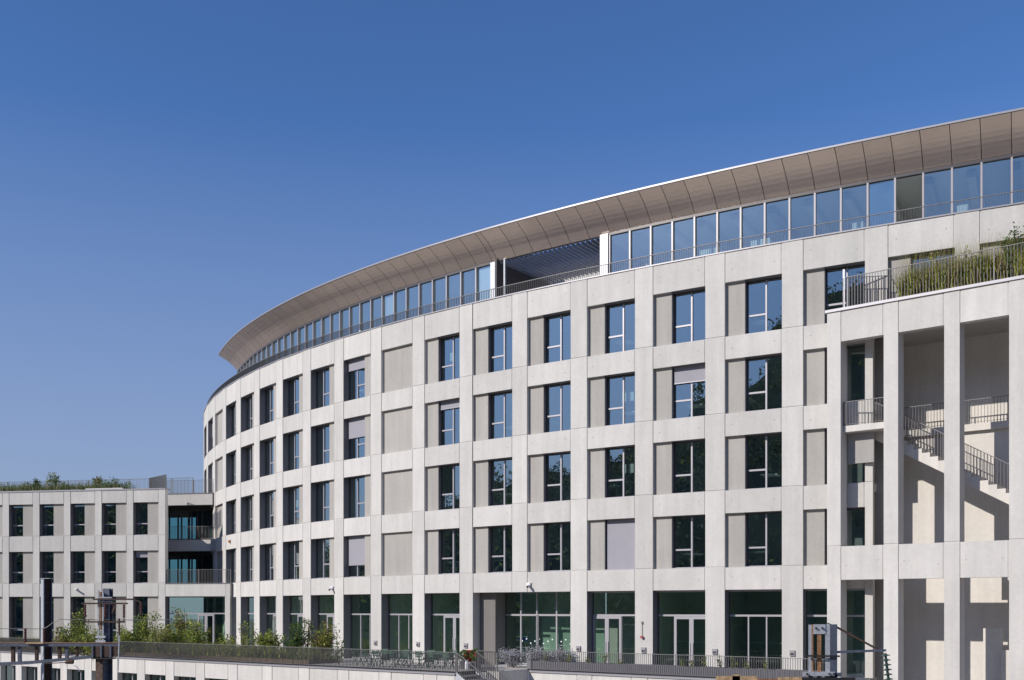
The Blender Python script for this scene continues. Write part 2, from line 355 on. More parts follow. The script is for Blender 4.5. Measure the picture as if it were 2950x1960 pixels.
# ground floor shop fronts
ZL = J[0] - 1.04; ZT = 2.72
def shopfront(parent, fr, u0, u1, ztop, ztr, d, splits, door=None, box=True, gl='glass_shop', z0=.02, full=True):
    """splits: inner uprights below the transom (0..1 from the image left); door: (t0, t1) range of a double door"""
    U = FU(fr); e = lambda t: u0 + (u1 - u0) * t; wid = abs(u1 - u0) * U; ft = .06 / wid; m = MB()
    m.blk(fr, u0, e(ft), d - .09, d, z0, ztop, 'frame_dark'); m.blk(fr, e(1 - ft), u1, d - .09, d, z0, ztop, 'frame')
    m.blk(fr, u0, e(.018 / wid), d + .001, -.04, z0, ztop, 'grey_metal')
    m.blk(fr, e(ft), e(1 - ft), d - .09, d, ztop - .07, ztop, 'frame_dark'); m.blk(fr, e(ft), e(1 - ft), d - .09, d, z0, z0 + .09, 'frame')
    m.blk(fr, e(ft), e(1 - ft), d - .09, d + .01, ztr - .045, ztr + .045, 'frame')
    for t in splits: m.blk(fr, e(t - .5 * ft), e(t + .5 * ft), d - .09, d + .006, z0 + .09, ztr - .045, 'frame')
    wo = m.build('shop_window', parent)
    xs = [ft] + [t for t in splits] + [1 - ft]; rects = [(ft, 1 - ft, ztr + .045, ztop - .07)]
    for p, q in zip(xs[:-1], xs[1:]):
        if door and p >= door[0] - .01 and q <= door[1] + .01: continue
        rects.append((p, q, z0 + .09, ztr - .045))
    for (p, q, za, zb) in rects:
        g = MB(); g.poly([fr(e(p), d - .05, za), fr(e(q), d - .05, za), fr(e(q), d - .05, zb), fr(e(p), d - .05, zb)], gl); g.build('pane', wo)
    if door:
        n = 2; dw = (door[1] - door[0]) / n
        for i in range(n):
            p, q = door[0] + dw * i, door[0] + dw * (i + 1); fw = .11 / wid; g = MB(); za, zb = z0 + .01, ztr - .05; dd = d + .03
            g.blk(fr, e(p), e(p + fw), d - .05, dd, za, zb, 'frame'); g.blk(fr, e(q - fw), e(q), d - .05, dd, za, zb, 'frame')
            g.blk(fr, e(p + fw), e(q - fw), d - .05, dd, zb - .13, zb, 'frame'); g.blk(fr, e(p + fw), e(q - fw), d - .05, dd, za, za + .16, 'frame')
            g.poly([fr(e(p + fw), d, za + .16), fr(e(q - fw), d, za + .16), fr(e(q - fw), d, zb - .13), fr(e(p + fw), d, zb - .13)], gl)
            hb = p + fw * .6 if i else q - fw * .6
            g.blk(fr, e(hb - .012 / wid), e(hb + .012 / wid), dd + .03, dd + .055, .8, 1.4, 'white_metal')
            g.build('door', wo)
    if box: part('blind_box', wo, fr, e(.01), e(.99), d + .02, d + .28, ztop - .085, ztop - .006, mat='coping')
    return wo
fronts = {-1: ([.5], None), 0: ([.36, .68], None), 1: ([.34], (.34, .99)), 2: ([.62], (.02, .62)), 5: ([.38], (.38, .99)), 6: ([.35, .67], None), 7: ([.38, .72], None),
          8: ([.4], (.4, .99)), 9: ([.4], (.4, .99)), 10: ([.4], (.4, .99)), 11: ([.5], None), 12: ([.5], None), 13: ([.5], None), 14: ([.5], None), 15: ([.5], None)}
for j, (sp, dr) in fronts.items():
    shopfront(CB, C, j + 1 - PW, j + PW, ZL, ZT, -.55, [t for t in sp], dr, box=j <= 2)
# recessed double entrance between piers 3 and 5
EN0, EN1 = 5 - PW, 3 + PW
part('entrance_side_wall', CB, C, EN0, EN0 - .30, -2.2, -.61, 0, ZL, mat='concrete_shaded')  # concrete coloured darker to hold the shade of the recess
m = MB(); m.blk(C, EN0, EN1, -2.4, -.61, ZL + .003, ZL + .2, 'concrete_grey', 3); m.build('entrance_soffit', CB)
def entrance():
    u0, u1, d = EN0 - .30, EN1, -1.5; e = lambda t: u0 + (u1 - u0) * t; m = MB()
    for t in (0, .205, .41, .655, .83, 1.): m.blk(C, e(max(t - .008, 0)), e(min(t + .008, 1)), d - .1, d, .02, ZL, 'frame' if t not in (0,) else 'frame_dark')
    m.blk(C, e(.008), e(.992), d - .1, d + .01, ZT - .06, ZT + .04, 'frame', 3); m.blk(C, e(.008), e(.992), d - .1, d + .008, .02, .1, 'frame', 3)
    m.blk(C, e(.41), e(.435), d - .3, d + .02, .02, ZT, 'grey_metal')
    w_ = m.build('entrance_glazing', CB)
    ts = (0, .205, .41, .655, .83, 1.)
    for p, q in zip(ts[:-1], ts[1:]):
        for za, zb in ((.1, ZT - .06), (ZT + .04, ZL)):
            g = MB(); g.poly([C(e(p), d - .05, za), C(e(q), d - .05, za), C(e(q), d - .05, zb), C(e(p), d - .05, zb)], 'glass_shop'); g.build('pane', w_)
    g = MB()                                        # white manifestation dots on the panes
    for k, t in enumerate(np.linspace(.22, .98, 15)):
        zz = 1.30 + .13 * math.sin(k * 2.1); r = .045
        g.poly([C(e(t) + math.cos(a) * r / _b, d - .03, zz + math.sin(a) * r) for a in np.linspace(0, 2 * math.pi, 7)[:-1]], 'white_paint')
    g.build('glass_marking', w_)
    g = MB(); g.blk(C, e(.03), e(.17), d - .9, d - .87, 1.28, 1.46, 'blue_paint'); g.blk(C, e(.03), e(.17), d - .9, d - .86, 1.47, 1.53, 'white_paint'); g.build('blue_sign', w_)
entrance()
# interior slabs and back walls (seen through the glass)
for k in range(5):
    z = [0, *J][k]
    if k == 0: continue
    m = MB(); m.blk(C, 17.2, (-.97 if k < 4 else -5), -8, -.62 if k == 1 else -.46, z - .35, z - .01, 'ceiling', 48); m.build('floor_slab', CB)
for j in range(-1, 17):
    for k in range(-1, 4):
        z = 0 if k < 0 else J[k]; dd = -random.uniform(1.7, 4.8) if k >= 0 else -random.uniform(2.4, 5.5)
        part('room_wall', CB, C, j + .98, j + .02, dd - .1, dd, z, z + (4.55 if k < 0 else 3.2), mat='interior')
        if k >= 0 and j >= 0 and random.random() < .75:
            u = j + random.uniform(.2, .6); part('desk', CB, C, u + .22, u, -1.5, -.8, z + .70, z + .75, mat='paper')
m = MB(); m.blk(C, 17.2, -5, -8, -.47, PARAPET - .62, PARAPET - .36, 'ceiling', 48); m.build('floor_slab', CB)
m = MB(); m.blk(C, 17.2, -5, -8.2, -8.0, J[3], 23.6, 'interior', 48); m.build('interior_wall', CB)
for j in range(-1, 17):                             # partitions between rooms
    for k in range(4):
        if j < 0 and k < 3: continue
        part('partition', CB, C, j + .02, j - .02, -8, -.47, J[k], J[k] + 3.2, mat='interior')
for j in (0, 1, 2, 5, 6, 7, 8, 10): part('partition', CB, C, j + .02, j - .02, -8, -.62, .0, J[0] - .4, mat='interior')
m = MB(); m.blk(C, 17.2, -.97, -8, -.56, -.25, -.004, 'ceiling', 48); m.build('ground_floor_slab', CB)
# furniture-like shelves seen as pale lines behind the shop glass
for j in (0, 1, 2, 5, 6):
    m = MB()
    for zz in (.75, 1.35): m.blk(C, j + .9, j + .1, -3.2, -2.9, zz, zz + .05, 'interior')
    m.build('shelf', CB)
# parapet coping, walkway, railing
m = MB(); m.blk(C, 17.2, -5, -.5, .03, PARAPET - .018, PARAPET + .04, 'coping', 60); m.build('coping', CB)
m = MB(); m.blk(C, 17.2, -5, -2.45, -.5, PARAPET - .355, PARAPET - .35, 'paving', 60); m.build('roof_walkway', CB)
GD = -2.52; GTOP = J[3] + 6.965; CTOP = J[3] + 8.167; CD = -.94; WALK = PARAPET - .35
def railing(parent, fr, u0, u1, d, z0, z1, step=.12, mat='rail', post=1.8, bw=.010, bd=.045, rail_name='top_rail', n=1, brail=True):
    U = FU(fr); L_ = abs(u1 - u0) * U; sg = 1 if u1 > u0 else -1
    m = MB(); m.blk(fr, u0, u1, d - .028, d + .028, z1 - .012, z1 + .012, mat, n)
    m.build(rail_name, parent)
    if brail: m = MB(); m.blk(fr, u0, u1, d - .02, d + .02, z0 + .07, z0 + .082, mat, n); m.build('bottom_rail', parent)
    m = MB(); k = int(L_ / step)
    for i in range(1, k):
        u = u0 + sg * i * step / U; m.blk(fr, u - bw / 2 / U, u + bw / 2 / U, d - bd / 2, d + bd / 2, z0 + .0, z1 - .012, mat)
    m.build('baluster', parent, kind='stuff')
    k = max(2, int(L_ / post) + 1)
    for i in range(k):
        u = u0 + (u1 - u0) * i / (k - 1); part('post', parent, fr, u - .022 / U, u + .022 / U, d - .03, d + .03, z0 - .02, z1 - .013, mat=mat)
railing(CB, C, 17.1, -4.6, -.22, PARAPET + .04, PARAPET + .60, n=66, post=1e3, brail=False, mat='rail', bw=.008)
# top-floor glazing
GZ0 = WALK
sright = [-2.457 - .333 * 6 + .333 * i for i in range(23)]; sright = [s for s in sright if s < 2.9]
sleft = [5.05 + .3263 * i for i in range(31)]
def topglaze(ss, blind_at=(), open_at=()):
    for i, s in enumerate(ss):
        part('mullion', CB, C, s + .0115, s - .0115, GD - .02, GD + .12, GZ0, GTOP - .1, mat='mullion')
    for i, (p, q) in enumerate(zip(ss[:-1], ss[1:])):
        g = MB()
        if i in open_at: g.poly([C(a_, GD - .09, z_) for a_, z_ in ((q + .014, GZ0 + .1), (2 * q - p - .014, GZ0 + .1), (2 * q - p - .014, GTOP - .1), (q + .014, GTOP - .1))], 'glass_top')
        else:
            ta = random.uniform(-.008, .008); g.poly([C(p + .014, GD + ta, GZ0 + .1), C(q - .014, GD - ta, GZ0 + .1), C(q - .014, GD - ta, GTOP - .1), C(p + .014, GD + ta, GTOP - .1)], 'glass_top')
        po = g.build('top_floor_pane', CB)
        if i in blind_at: part('blind', po, C, p + .02, q - .02, GD - .08, GD - .07, GTOP - .1 - (1.3 if i != 0 else 2.9), GTOP - .12, mat='white_metal')
topglaze(sright, open_at=(9,)); topglaze(sleft, blind_at=(0, 7))
m = MB(); m.blk(C, 15.1, 5.0, GD - .1, GD + .1, GTOP - .1, GTOP + .03, 'frame_dark', 30); m.build('head_rail', CB)
m = MB(); m.blk(C, 2.99, -5, GD - .1, GD + .1, GTOP - .1, GTOP + .03, 'frame_dark', 30); m.build('head_rail', CB)
m = MB(); m.blk(C, 15.1, 4.93, -8, GD - .12, GTOP - .08, GTOP + .05, 'ceiling', 30); m.build('top_ceiling', CB)
m = MB(); m.blk(C, 3.0, -5, -8, GD - .12, GTOP - .08, GTOP + .05, 'ceiling', 30); m.build('top_ceiling', CB)
for s in np.arange(-4.5, 2.6, .5):                 # suspended ceiling baffles
    part('ceiling_baffle', CB, C, s + .05, s - .05, -7.5, GD - .5, GTOP - .45, GTOP - .12, mat='interior')
for s in (-1.9, .62, .75, 1.35, 1.5, -.62, 7.55, 9.3): part('cabinet', CB, C, s + .07, s - .07, GD - 1.6, GD - .9, WALK, WALK + 1.9, mat='paper')
# open loggia with louvre ceiling
LG0, LG1 = 4.93, 3.0
part('loggia_wall', CB, C, 4.96, 4.93, -7.5, GD + .15, WALK, GTOP + .1, mat='dark_wall'); part('loggia_pier', CB, C, 3.015, 2.885, GD - .3, GD + .2, WALK, GTOP - .02, mat='white_metal')
part('loggia_wall', CB, C, 5.06, 4.965, GD - .2, GD + .16, WALK, GTOP - .05, mat='white_metal')
m = MB(); m.blk(C, LG0, LG1, -7.7, -7.5, WALK, GTOP - .4, 'dark_wall', 4); m.build('loggia_wall', CB)
part('loggia_wall', CB, C, 3.0, 2.985, -7.5, GD - .3, WALK, GTOP - .1, mat='dark_wall')
for s in np.arange(LG1 + .06, LG0, .085):
    part('louvre', CB, C, s + .012, s - .012, -7.3, GD - .25, GTOP - .14, GTOP + .06, mat='louvre')
m = MB(); m.tube([C(4.79, GD + .05, WALK), C(4.79, GD + .05, GTOP)], .07, 'steel_pale', 8); m.build('loggia_post', CB)
# canopy: curved panels with open seams, white edge, roof slab
prof = []
for i in range(9):
    t = i / 8; d = GD + (CD - GD) * t; z = GTOP + (CTOP - GTOP) * t; bul = math.sin(math.pi * t)
    q = -.11 * bul; prof.append((d + .6 * q, z - .8 * q))
seams = [s for s in sright] + [3.22, 3.56, 3.90, 4.24, 4.58, 4.94] + sleft
seams = sorted(seams); CEND = 15.05
seams = [s for s in seams if s < CEND - .1] + [CEND]
for s0, s1 in zip(seams[:-1], seams[1:]):
    if s1 - s0 < .05: continue
    m = MB(); k = m.mi('canopy'); a, c = s0 + .0040, s1 - .0040; base = len(m.v)
    for s in (a, (a + c) / 2, c):
        for d, z in prof: m.v.append(C(s, d, z))
        for d, z in prof: m.v.append(C(s, d - .03, z + .05))
    n = len(prof)
    for si in range(2):
        for i in range(n - 1):
            p = base + si * 2 * n + i; q = p + 2 * n; m.f.append((p, p + 1, q + 1, q)); m.m.append(k); m.f.append((p + n, q + n, q + n + 1, p + n + 1)); m.m.append(k)
    for si in (0, 2):
        for i in range(n - 1):
            p = base + si * 2 * n + i; m.f.append((p, p + n, p + n + 1, p + 1)); m.m.append(k)
    m.build('canopy_panel', CB, smooth=False)
m = MB(); m.blk(C, CEND, -5, CD - .10, CD + .035, CTOP + .02, CTOP + .105, 'coping', 60); m.build('canopy_edge', CB)
for a_, b_, c_ in ((CEND, 4.95, -9), (4.95, 2.99, -2.75), (2.99, -5, -9)):
    m = MB(); m.blk(C, a_, b_, c_, CD - .10, CTOP + .06, CTOP + .11, 'grey_metal', 30); m.build('roof_deck', CB)
    if c_ < -5: m = MB(); m.blk(C, a_, b_, c_, GD - .2, GTOP + .35, GTOP + .45, 'dark_wall', 30); m.build('roof_underlay', CB)
m = MB(); m.blk(C, 4.95, 2.99, -2.75, -2.65, GTOP, CTOP + .06, 'louvre', 4); m.build('loggia_upstand', CB)
m = MB()                                           # closing cheek at the canopy's end
m.poly([C(CEND + .004, d, z) for d, z in prof] + [C(CEND + .004, CD, CTOP + .1), C(CEND + .004, GD - .2, CTOP + .1)], 'canopy'); m.build('canopy_cheek', CB)
part('blue_roof_clip', CB, C, 7.42, 7.38, -.1, .06, PARAPET + .04, PARAPET + .12, mat='white_metal')

# ------------------------------------------------------------------ left building
LB = thing('garden_roof_building', 'low grey concrete building with narrow upright windows and planted roof', 'building', LFT(-10, 0, 0))
LP = .716 * H; LW = .145 * H; LTOP = CAMZ + 2.515 * H; LJ = [J[0], J[1]]; LO = .68 * H
NB = 11
for i in range(NB + 1):
    b, a = -i * LP, -i * LP - LW
    for z0, z1 in ((0, LJ[0]), (LJ[0], LJ[1]), (LJ[1], LTOP - .1)): cell(LB, LFT, a, b, z0, z1, 'concrete', 'pier', gl=0, gr=0, gb=.04 if z0 else 0)
    if i == NB: break
    a0, b0 = -(i + 1) * LP, -i * LP - LW
    rows = ((0.02, LJ[0] - .98, LJ[0]), (LJ[0], LJ[0] + LO, LJ[1]), (LJ[1], LJ[1] + LO, LTOP - .1))
    for k, (z0, z1, z2) in enumerate(rows):
        cell(LB, LFT, a0, b0, z1, z2, 'concrete', 'spandrel', dface=-.012)
        mid = a0 + (b0 - a0) * .53
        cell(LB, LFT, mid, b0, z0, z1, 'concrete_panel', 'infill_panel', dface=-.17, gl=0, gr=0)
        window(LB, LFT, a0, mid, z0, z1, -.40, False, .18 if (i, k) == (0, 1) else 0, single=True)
UE = -(NB + .2) * LP
part('coping', LB, LFT, UE, 0, -.75, .03, LTOP - .098, LTOP, mat='coping')
part('roof_slab', LB, LFT, UE, -3.9, -6.2, -.76, LTOP - .5, LTOP - .12, mat='concrete_grey')
part('end_wall', LB, LFT, -4.2, -3.9, -6.2, -.46, 0, LTOP - .52, mat='concrete_grey')
part('interior_wall', LB, LFT, UE, -4.2, -6.2, -6, 0, LTOP - .6, mat='interior_dark'); part('interior_wall', LB, LFT, -3.85, -.55, -1.3, -1.2, 0, LTOP - .6, mat='interior_dark')
for z in LJ: part('floor_slab', LB, LFT, UE, -4.25, -5.9, -.5, z - .3, z - .02, mat='ceiling'); part('floor_slab', LB, LFT, -3.85, -.55, -1.15, -.5, z - .3, z - .02, mat='ceiling')
part('roof_kerb', LB, LFT, UE, -8.2, -2.4, -2.1, LTOP - .12, LTOP + .28, mat='concrete'); part('roof_kerb', LB, LFT, -7.7, -4.6, -2.2, -1.95, LTOP - .12, LTOP + .34, mat='concrete')
railing(LB, LFT, UE + .5, -.9, -6.1, LTOP - .1, LTOP + 1.55, mat='rail', bd=.03, bw=.008)
def side(fr, u): return lambda a, d, z: fr(u - d, a, z)      # a frame turned 90 degrees: runs in depth at a fixed u
def skl(u, d, z): return LFT(-.5 - u * .8, -1.1 - u * .6 + d, z)
railing(LB, skl, 0, 3.0, 0, LTOP - .1, LTOP + 1.15, mat='rail_dark', bd=.06, step=.09)
# planted roof
def blades(name, pts, hgt, wid, mat, parent=None, lean=.35, **props):
    n = len(pts); P_ = np.array(pts); a = rng.uniform(0, 2 * math.pi, n); hh = hgt * rng.uniform(.45, 1.15, n); l = rng.normal(0, lean, (n, 2)) * hh[:, None]
    dx, dy = np.cos(a) * wid, np.sin(a) * wid
    v = np.zeros((n, 3, 3)); v[:, 0] = P_; v[:, 1] = P_; v[:, 2] = P_; v[:, 0, 0] -= dx; v[:, 0, 1] -= dy; v[:, 1, 0] += dx; v[:, 1, 1] += dy
    v[:, 2, 0] += l[:, 0]; v[:, 2, 1] += l[:, 1]; v[:, 2, 2] += hh
    me = bpy.data.meshes.new(name); me.from_pydata(v.reshape(-1, 3).tolist(), [], [(3 * i, 3 * i + 1, 3 * i + 2) for i in range(n)])
    mats = mat if isinstance(mat, (list, tuple)) else [mat]
    for q in mats: me.materials.append(M[q])
    me.polygons.foreach_set('material_index', rng.integers(0, len(mats), n).tolist())
    o = bpy.data.objects.new(name, me); COL.objects.link(o)
    for k, q in props.items(): o[k] = q
    return o
def leaves(name, cents, size, mats, parent=None, wts=None):
    n = len(cents); c = np.array(cents); sz = size * rng.uniform(.55, 1.3, n)
    a = rng.normal(size=(n, 3)); a /= np.linalg.norm(a, axis=1)[:, None]; b = rng.normal(size=(n, 3)); b -= (a * b).sum(1)[:, None] * a; b /= np.linalg.norm(b, axis=1)[:, None]
    a *= sz[:, None]; b *= (sz * .55)[:, None]
    v = np.stack([c - a, c + b * .9, c + a, c - b * .9], 1).reshape(-1, 3)
    me = bpy.data.meshes.new(name); me.from_pydata(v.tolist(), [], [(4 * i, 4 * i + 1, 4 * i + 2, 4 * i + 3) for i in range(n)])
    for q in mats: me.materials.append(M[q])
    me.polygons.foreach_set('material_index', rng.choice(len(mats), n, p=wts).tolist())
    o = bpy.data.objects.new(name, me); COL.objects.link(o)
    if parent is not None: o.parent = parent; o.matrix_parent_inverse = Matrix.Translation(-Vector(parent.location))
    return o
def shrub(loc, hgt, wid, mats, label, group, n=1500, size=.075, stems=9, name='shrub', wts=None, dense=1., cat='shrub', base=.0):
    """stems fan out from the base, leaves cluster along side twigs"""
    e = thing(name, label, cat, loc, group); m = MB(); cl = []; L0 = Vector(loc)
    per = max(3, int(n / (stems * 7)))
    for i in range(stems):
        az = random.uniform(0, 2 * math.pi); out = wid * .5 * random.uniform(.25, 1.0); hh = hgt * random.uniform(.55, 1.) * (1 - .25 * out / (wid * .5))
        pts = []; bend = random.uniform(-.3, .3)
        for k in range(5):
            t = k / 4; pts.append(L0 + Vector((math.cos(az + bend * t) * out * t ** .8, math.sin(az + bend * t) * out * t ** .8, hh * t)))
        r0 = .012 + .012 * hgt / 2
        m.tube(pts, [r0 * (1 - .8 * k / 4) for k in range(5)], 'bark', 4)
        for q in range(7):
            t = base + (1 - base) * random.uniform(.12, 1) ** .8; k = min(int(t * 4), 3); f = t * 4 - k; p = pts[k].lerp(pts[k + 1], f)
            tw = Vector((random.gauss(0, 1), random.gauss(0, 1), random.gauss(.3, .7))).normalized() * wid * random.uniform(.06, .24) * (1.15 - .6 * t)
            g = rng.normal(0, .055 * wid * dense + .02, (per, 3)) + np.array(p)[None] + np.array(tw)[None] * rng.uniform(.2, 1.1, (per, 1))
            cl.append(g)
    m.build('stem', e)
    leaves('foliage', np.concatenate(cl), size, mats, e, wts)
    return e
pts = []
for _ in range(15000):
    u = random.uniform(UE + .3, -5.4); d = random.uniform(-5.9, -2.5)
    if random.random() < .5 + .5 * math.sin(u * 1.7 + d) ** 2: pts.append(LFT(u, d, LTOP - .1 + .3))
g = blades('roof_grass', pts, .85, .024, ['leaf', 'leaf_grey', 'leaf_grey', 'straw'], lean=.22); g['label'] = 'tall wild grass on the flat planted roof'; g['kind'] = 'stuff'; g['category'] = 'grass'
def RX(x, d):     # u on the left building's roof for a photo column
    for u in np.arange(-32, 0, .02):
        p = LFT(u, d, 0)
        if 1475 + FPX * p[0] / p[1] >= x: return u
    return 0
for x, hg, wd, mt, lab in ((85, 2.0, 1.9, ['leaf', 'leaf_grey'], 'bushy green shrub on the planted roof, left of the slender sapling'), (105, 2.3, 1.2, ['leaf', 'leaf_dark'], 'upright green shrub with pointed tip on the planted roof'),
        (163, 2.9, 1.6, ['leaf', 'leaf_yellow', 'leaf_grey'], 'slender loose sapling, tallest plant on the planted roof'), (283, 2.6, 1.5, ['leaf_red', 'leaf_yellow', 'leaf'], 'rusty leaved sapling on the planted roof'),
        (335, 1.9, 2.4, ['leaf'], 'round green shrub at the right end of the planted roof'), (20, 1.5, 2.2, ['leaf', 'leaf_grey'], 'low spreading shrub at the far end of the planted roof'), (200, 1.4, 2.6, ['leaf', 'leaf_grey'], 'low grey green shrub between the two saplings on the planted roof')):
    d = -3.6; hg *= .62; shrub(LFT(RX(x, d), d, LTOP + .1), hg, wd, mt, lab, None, n=750, size=.075, stems=8)
part('roof_soil', LB, LFT, UE, -4.7, -6.0, -2.42, LTOP - .1, LTOP + .2, mat='soil')

# ------------------------------------------------------------------ link between the two buildings
LK = thing('link_building', 'recessed glazed link between the low building and the curved one', 'building', LFT(2, -2, 0))
part('spandrel', LK, LFT, .02, 4.74, -.5, -.01, J[0] - .98, J[0] - .06, mat='concrete'); part('coping', LK, LFT, .02, 5.2, -.55, .02, J[0] - .058, J[0] - .0, mat='grey_metal')
cell(LK, LFT, 4.74, 5.14, 0, J[0] - .06, 'concrete', 'pier', gl=.03, gr=0); part('return_wall', LK, LFT, 5.142, 5.45, -1.4, -.35, 0, J[0] - .06, mat='concrete_grey')
shopfront(LK, LFT, .03, 4.73, J[0] - .985, 2.72, -.42, [.30, .51, .78], (.51, .78), box=False)
part('floor_slab', LK, LFT, -9, 1.5, -12, -6.3, J[0] - .4, J[0] - .06, mat='concrete_grey'); part('floor_slab', LK, LFT, -3.85, 5.0, -6.3, -.56, J[0] - .4, J[0] - .06, mat='concrete_grey')
railing(LK, LFT, .02, 5.1, -.2, J[0], J[0] + 1.0, mat='rail', bd=.04)
DK = -4.7; U2 = 1.45
for zt, hb, mt in ((J[1], .95, 'concrete'), (CAMZ + 2.55 * H, .92, 'concrete')):
    part('spandrel', LK, LFT, -3.85, U2, DK - .4, DK, zt - hb, zt - .05, mat=mt); part('coping', LK, LFT, -3.85, U2 + .03, DK - .45, DK + .03, zt - .048, zt + .01, mat='grey_metal')
    part('floor_slab', LK, LFT, -9, U2, -12, -6.3, zt - .5, zt - .1, mat='concrete_grey'); part('floor_slab', LK, LFT, -3.85, U2, -6.3, DK - .4, zt - .5, zt - .1, mat='concrete_grey')
part('side_parapet', LK, LFT, U2 + .03, U2 + 1.25, DK + .1, DK + .35, J[1] - .95, J[1] - .02, mat='concrete_grey')
railing(LK, LFT, -3.85, U2, DK - .12, J[1], J[1] + 1.0, mat='rail', bd=.03); railing(LK, LFT, -3.85, U2 + .2, DK - .12, CAMZ + 2.55 * H, CAMZ + 2.55 * H + 1.05, mat='rail', bd=.03)
for z0, z1 in ((J[0], J[1] - .5), (J[1], CAMZ + 2.55 * H - .5)):
    for dd in (-6.3, -11.5):
        m = MB(); us = [-4.2, -3.3, -3.05, -2.3, -2.0, -1.4, -1.1, -.6, -.2, U2 + .6] if dd > -9 else [-9, -6.5, -4, -1.4]
        for u in us: m.blk(LFT, u - .05, u + .05, dd - .1, dd, z0, z1, 'frame_dark')
        m.blk(LFT, us[0], us[-1], dd - .1, dd + .01, z1 - .75, z1, 'frame_dark'); m.blk(LFT, us[0], us[-1], dd - .1, dd + .01, z0, z0 + .12, 'frame_dark')
        wo = m.build('glazed_screen', LK)
        for a, b in zip(us[:-1], us[1:]):
            g = MB(); g.poly([LFT(a + .05, dd - .05, z0 + .12), LFT(b - .05, dd - .05, z0 + .12), LFT(b - .05, dd - .05, z1 - .75), LFT(a + .05, dd - .05, z1 - .75)], 'glass_link'); g.build('pane', wo)
    part('screen_wall', LK, LFT, -.9, 1.6, -6.75, -6.6, z0, z1, mat='dark_wall')
    part('column', LK, LFT, U2 - .1, U2 + .25, -5.9, -5.55, z0, z1, mat='concrete_grey')
part('plant_cabinet', LK, LFT, 1.0, 1.55, DK - 1.6, DK - .9, CAMZ + 2.55 * H, CAMZ + 2.55 * H + 2.3, mat='interior')

# ------------------------------------------------------------------ stair tower
TW = thing('stair_tower', 'open concrete stair tower with deep fins, planted roof and railings', 'tower', TWR(4, 0, -5))
TT = CAMZ + 3.647 * H; TLI = CAMZ + 3.244 * H; TB1 = CAMZ + .767 * H; TB0 = CAMZ + .3625 * H
TP = 2.455; TWD = .6; ZG = 11.02; SL = .586
for i in range(6):
    a = i * TP; db = -.75
    cell(TW, TWR, a, a + TWD, TB1, TT - .12, 'concrete', 'fin', dback=db, gl=0, gr=0, gb=.045)
    cell(TW, TWR, a, a + TWD, -5.2, TB1, 'concrete', 'fin', dback=db, gl=0, gr=0)
    if i == 5: break
    b0, b1 = a + TWD, a + TP
    cell(TW, TWR, b0, b1, TLI, TT - .12, 'concrete', 'lintel', dback=-.4, dface=-.012)
    cell(TW, TWR, b0, b1, TB0, TB1, 'concrete', 'spandrel', dback=-.4, dface=-.012, holes=True)
UT = 5 * TP + TWD
part('coping', TW, TWR, -.08, UT, -.45, .06, TT - .118, TT, mat='coping')
part('roof_slab', TW, TWR, -.02, UT, -1.7, -.455, TT - .6, TT - .15, mat='concrete_grey'); part('ceiling', TW, TWR, 1.95, UT, -4.1, -.42, TLI + .35, TLI + .6, mat='concrete_grey'); part('ceiling', TW, TWR, .6, 1.94, -1.6, -.42, TLI + .35, TLI + .6, mat='concrete_grey')
part('back_wall', TW, TWR, 1.75, UT, -4.35, -4.1, -5.2, TLI + .6, mat='concrete_stair'); part('back_wall', TW, TWR, 1.935, UT, -3.6, -3.3, TB1 - .5, 10.715, mat='concrete_stair')
part('side_wall', TW, TWR, 1.78, 1.93, -4.1, -1.9, -5.2, TLI + .6, mat='concrete_grey'); part('side_wall', TW, TWR, .9, 1.775, -2.05, -1.9, -5.2, TLI + .6, mat='concrete_grey'); part('beam', TW, TWR, .62, 1.77, -.95, -.80, ZG - 1.6, ZG - .28, mat='concrete_grey')
part('low_wall', TW, TWR, 5.75, 6.5, -3.0, -2.8, -5.2, 2.2, mat='concrete_stair'); part('low_wall', TW, TWR, 6.5, UT, -3.0, -2.6, -5.2, 1.3, mat='concrete_stair'); part('high_wall', TW, TWR, 6.5, UT, -2.9, -2.7, 3.4, TB1, mat='concrete_stair')
part('landing', TW, TWR, .62, 2.44, -.98, -.28, ZG - .27, ZG, mat='concrete_stair'); part('landing', TW, TWR, 1.94, 2.44, -2.99, -.985, ZG - .27, ZG - .004, mat='concrete_stair'); part('gallery', TW, TWR, 1.95, UT, -4.09, -3.1, ZG - .3, ZG, mat='concrete_stair')
def flight(parent, fr, u0, z0, n, d0, d1, tread, rise, mat, thick=.2, name='step'):
    for i in range(n):
        ua, ub = u0 + i * tread, u0 + (i + 1) * tread; zt = z0 - (i + 1) * rise
        lo = (z0 - (i + .5) * rise - thick - rise, z0 - (i + 1.5) * rise - thick - rise)
        part(name, parent, fr, ua, ub, d0, d1, lo, zt, mat=mat)
flight(TW, TWR, 1.72, ZG, 24, -2.5, -1.12, .33, .1935, 'concrete_stair', thick=.30)
def slope_rail(parent, fr, u0, u1, d, z0, z1, hgt, step=.13, mat='rail_light', name='top_rail'):
    m = MB(); m.blk(fr, u0, u1, d - .03, d + .03, (z0 + hgt - .015, z1 + hgt - .015), (z0 + hgt + .015, z1 + hgt + .015), mat); m.build(name, parent)
    m = MB(); n = int(abs(u1 - u0) / step)
    for i in range(n + 1):
        u = u0 + (u1 - u0) * i / n; z = z0 + (z1 - z0) * i / n; m.blk(fr, u - .006, u + .006, d - .022, d + .022, z - .1, z + hgt - .015, mat)
    m.build('baluster', parent, kind='stuff')
slope_rail(TW, TWR, 1.72, 9.4, -1.2, ZG - .05, ZG - .05 - SL * 7.68, 1.1); slope_rail(TW, TWR, 1.72, 9.4, -2.45, ZG - .05, ZG - .05 - SL * 7.68, 1.1)
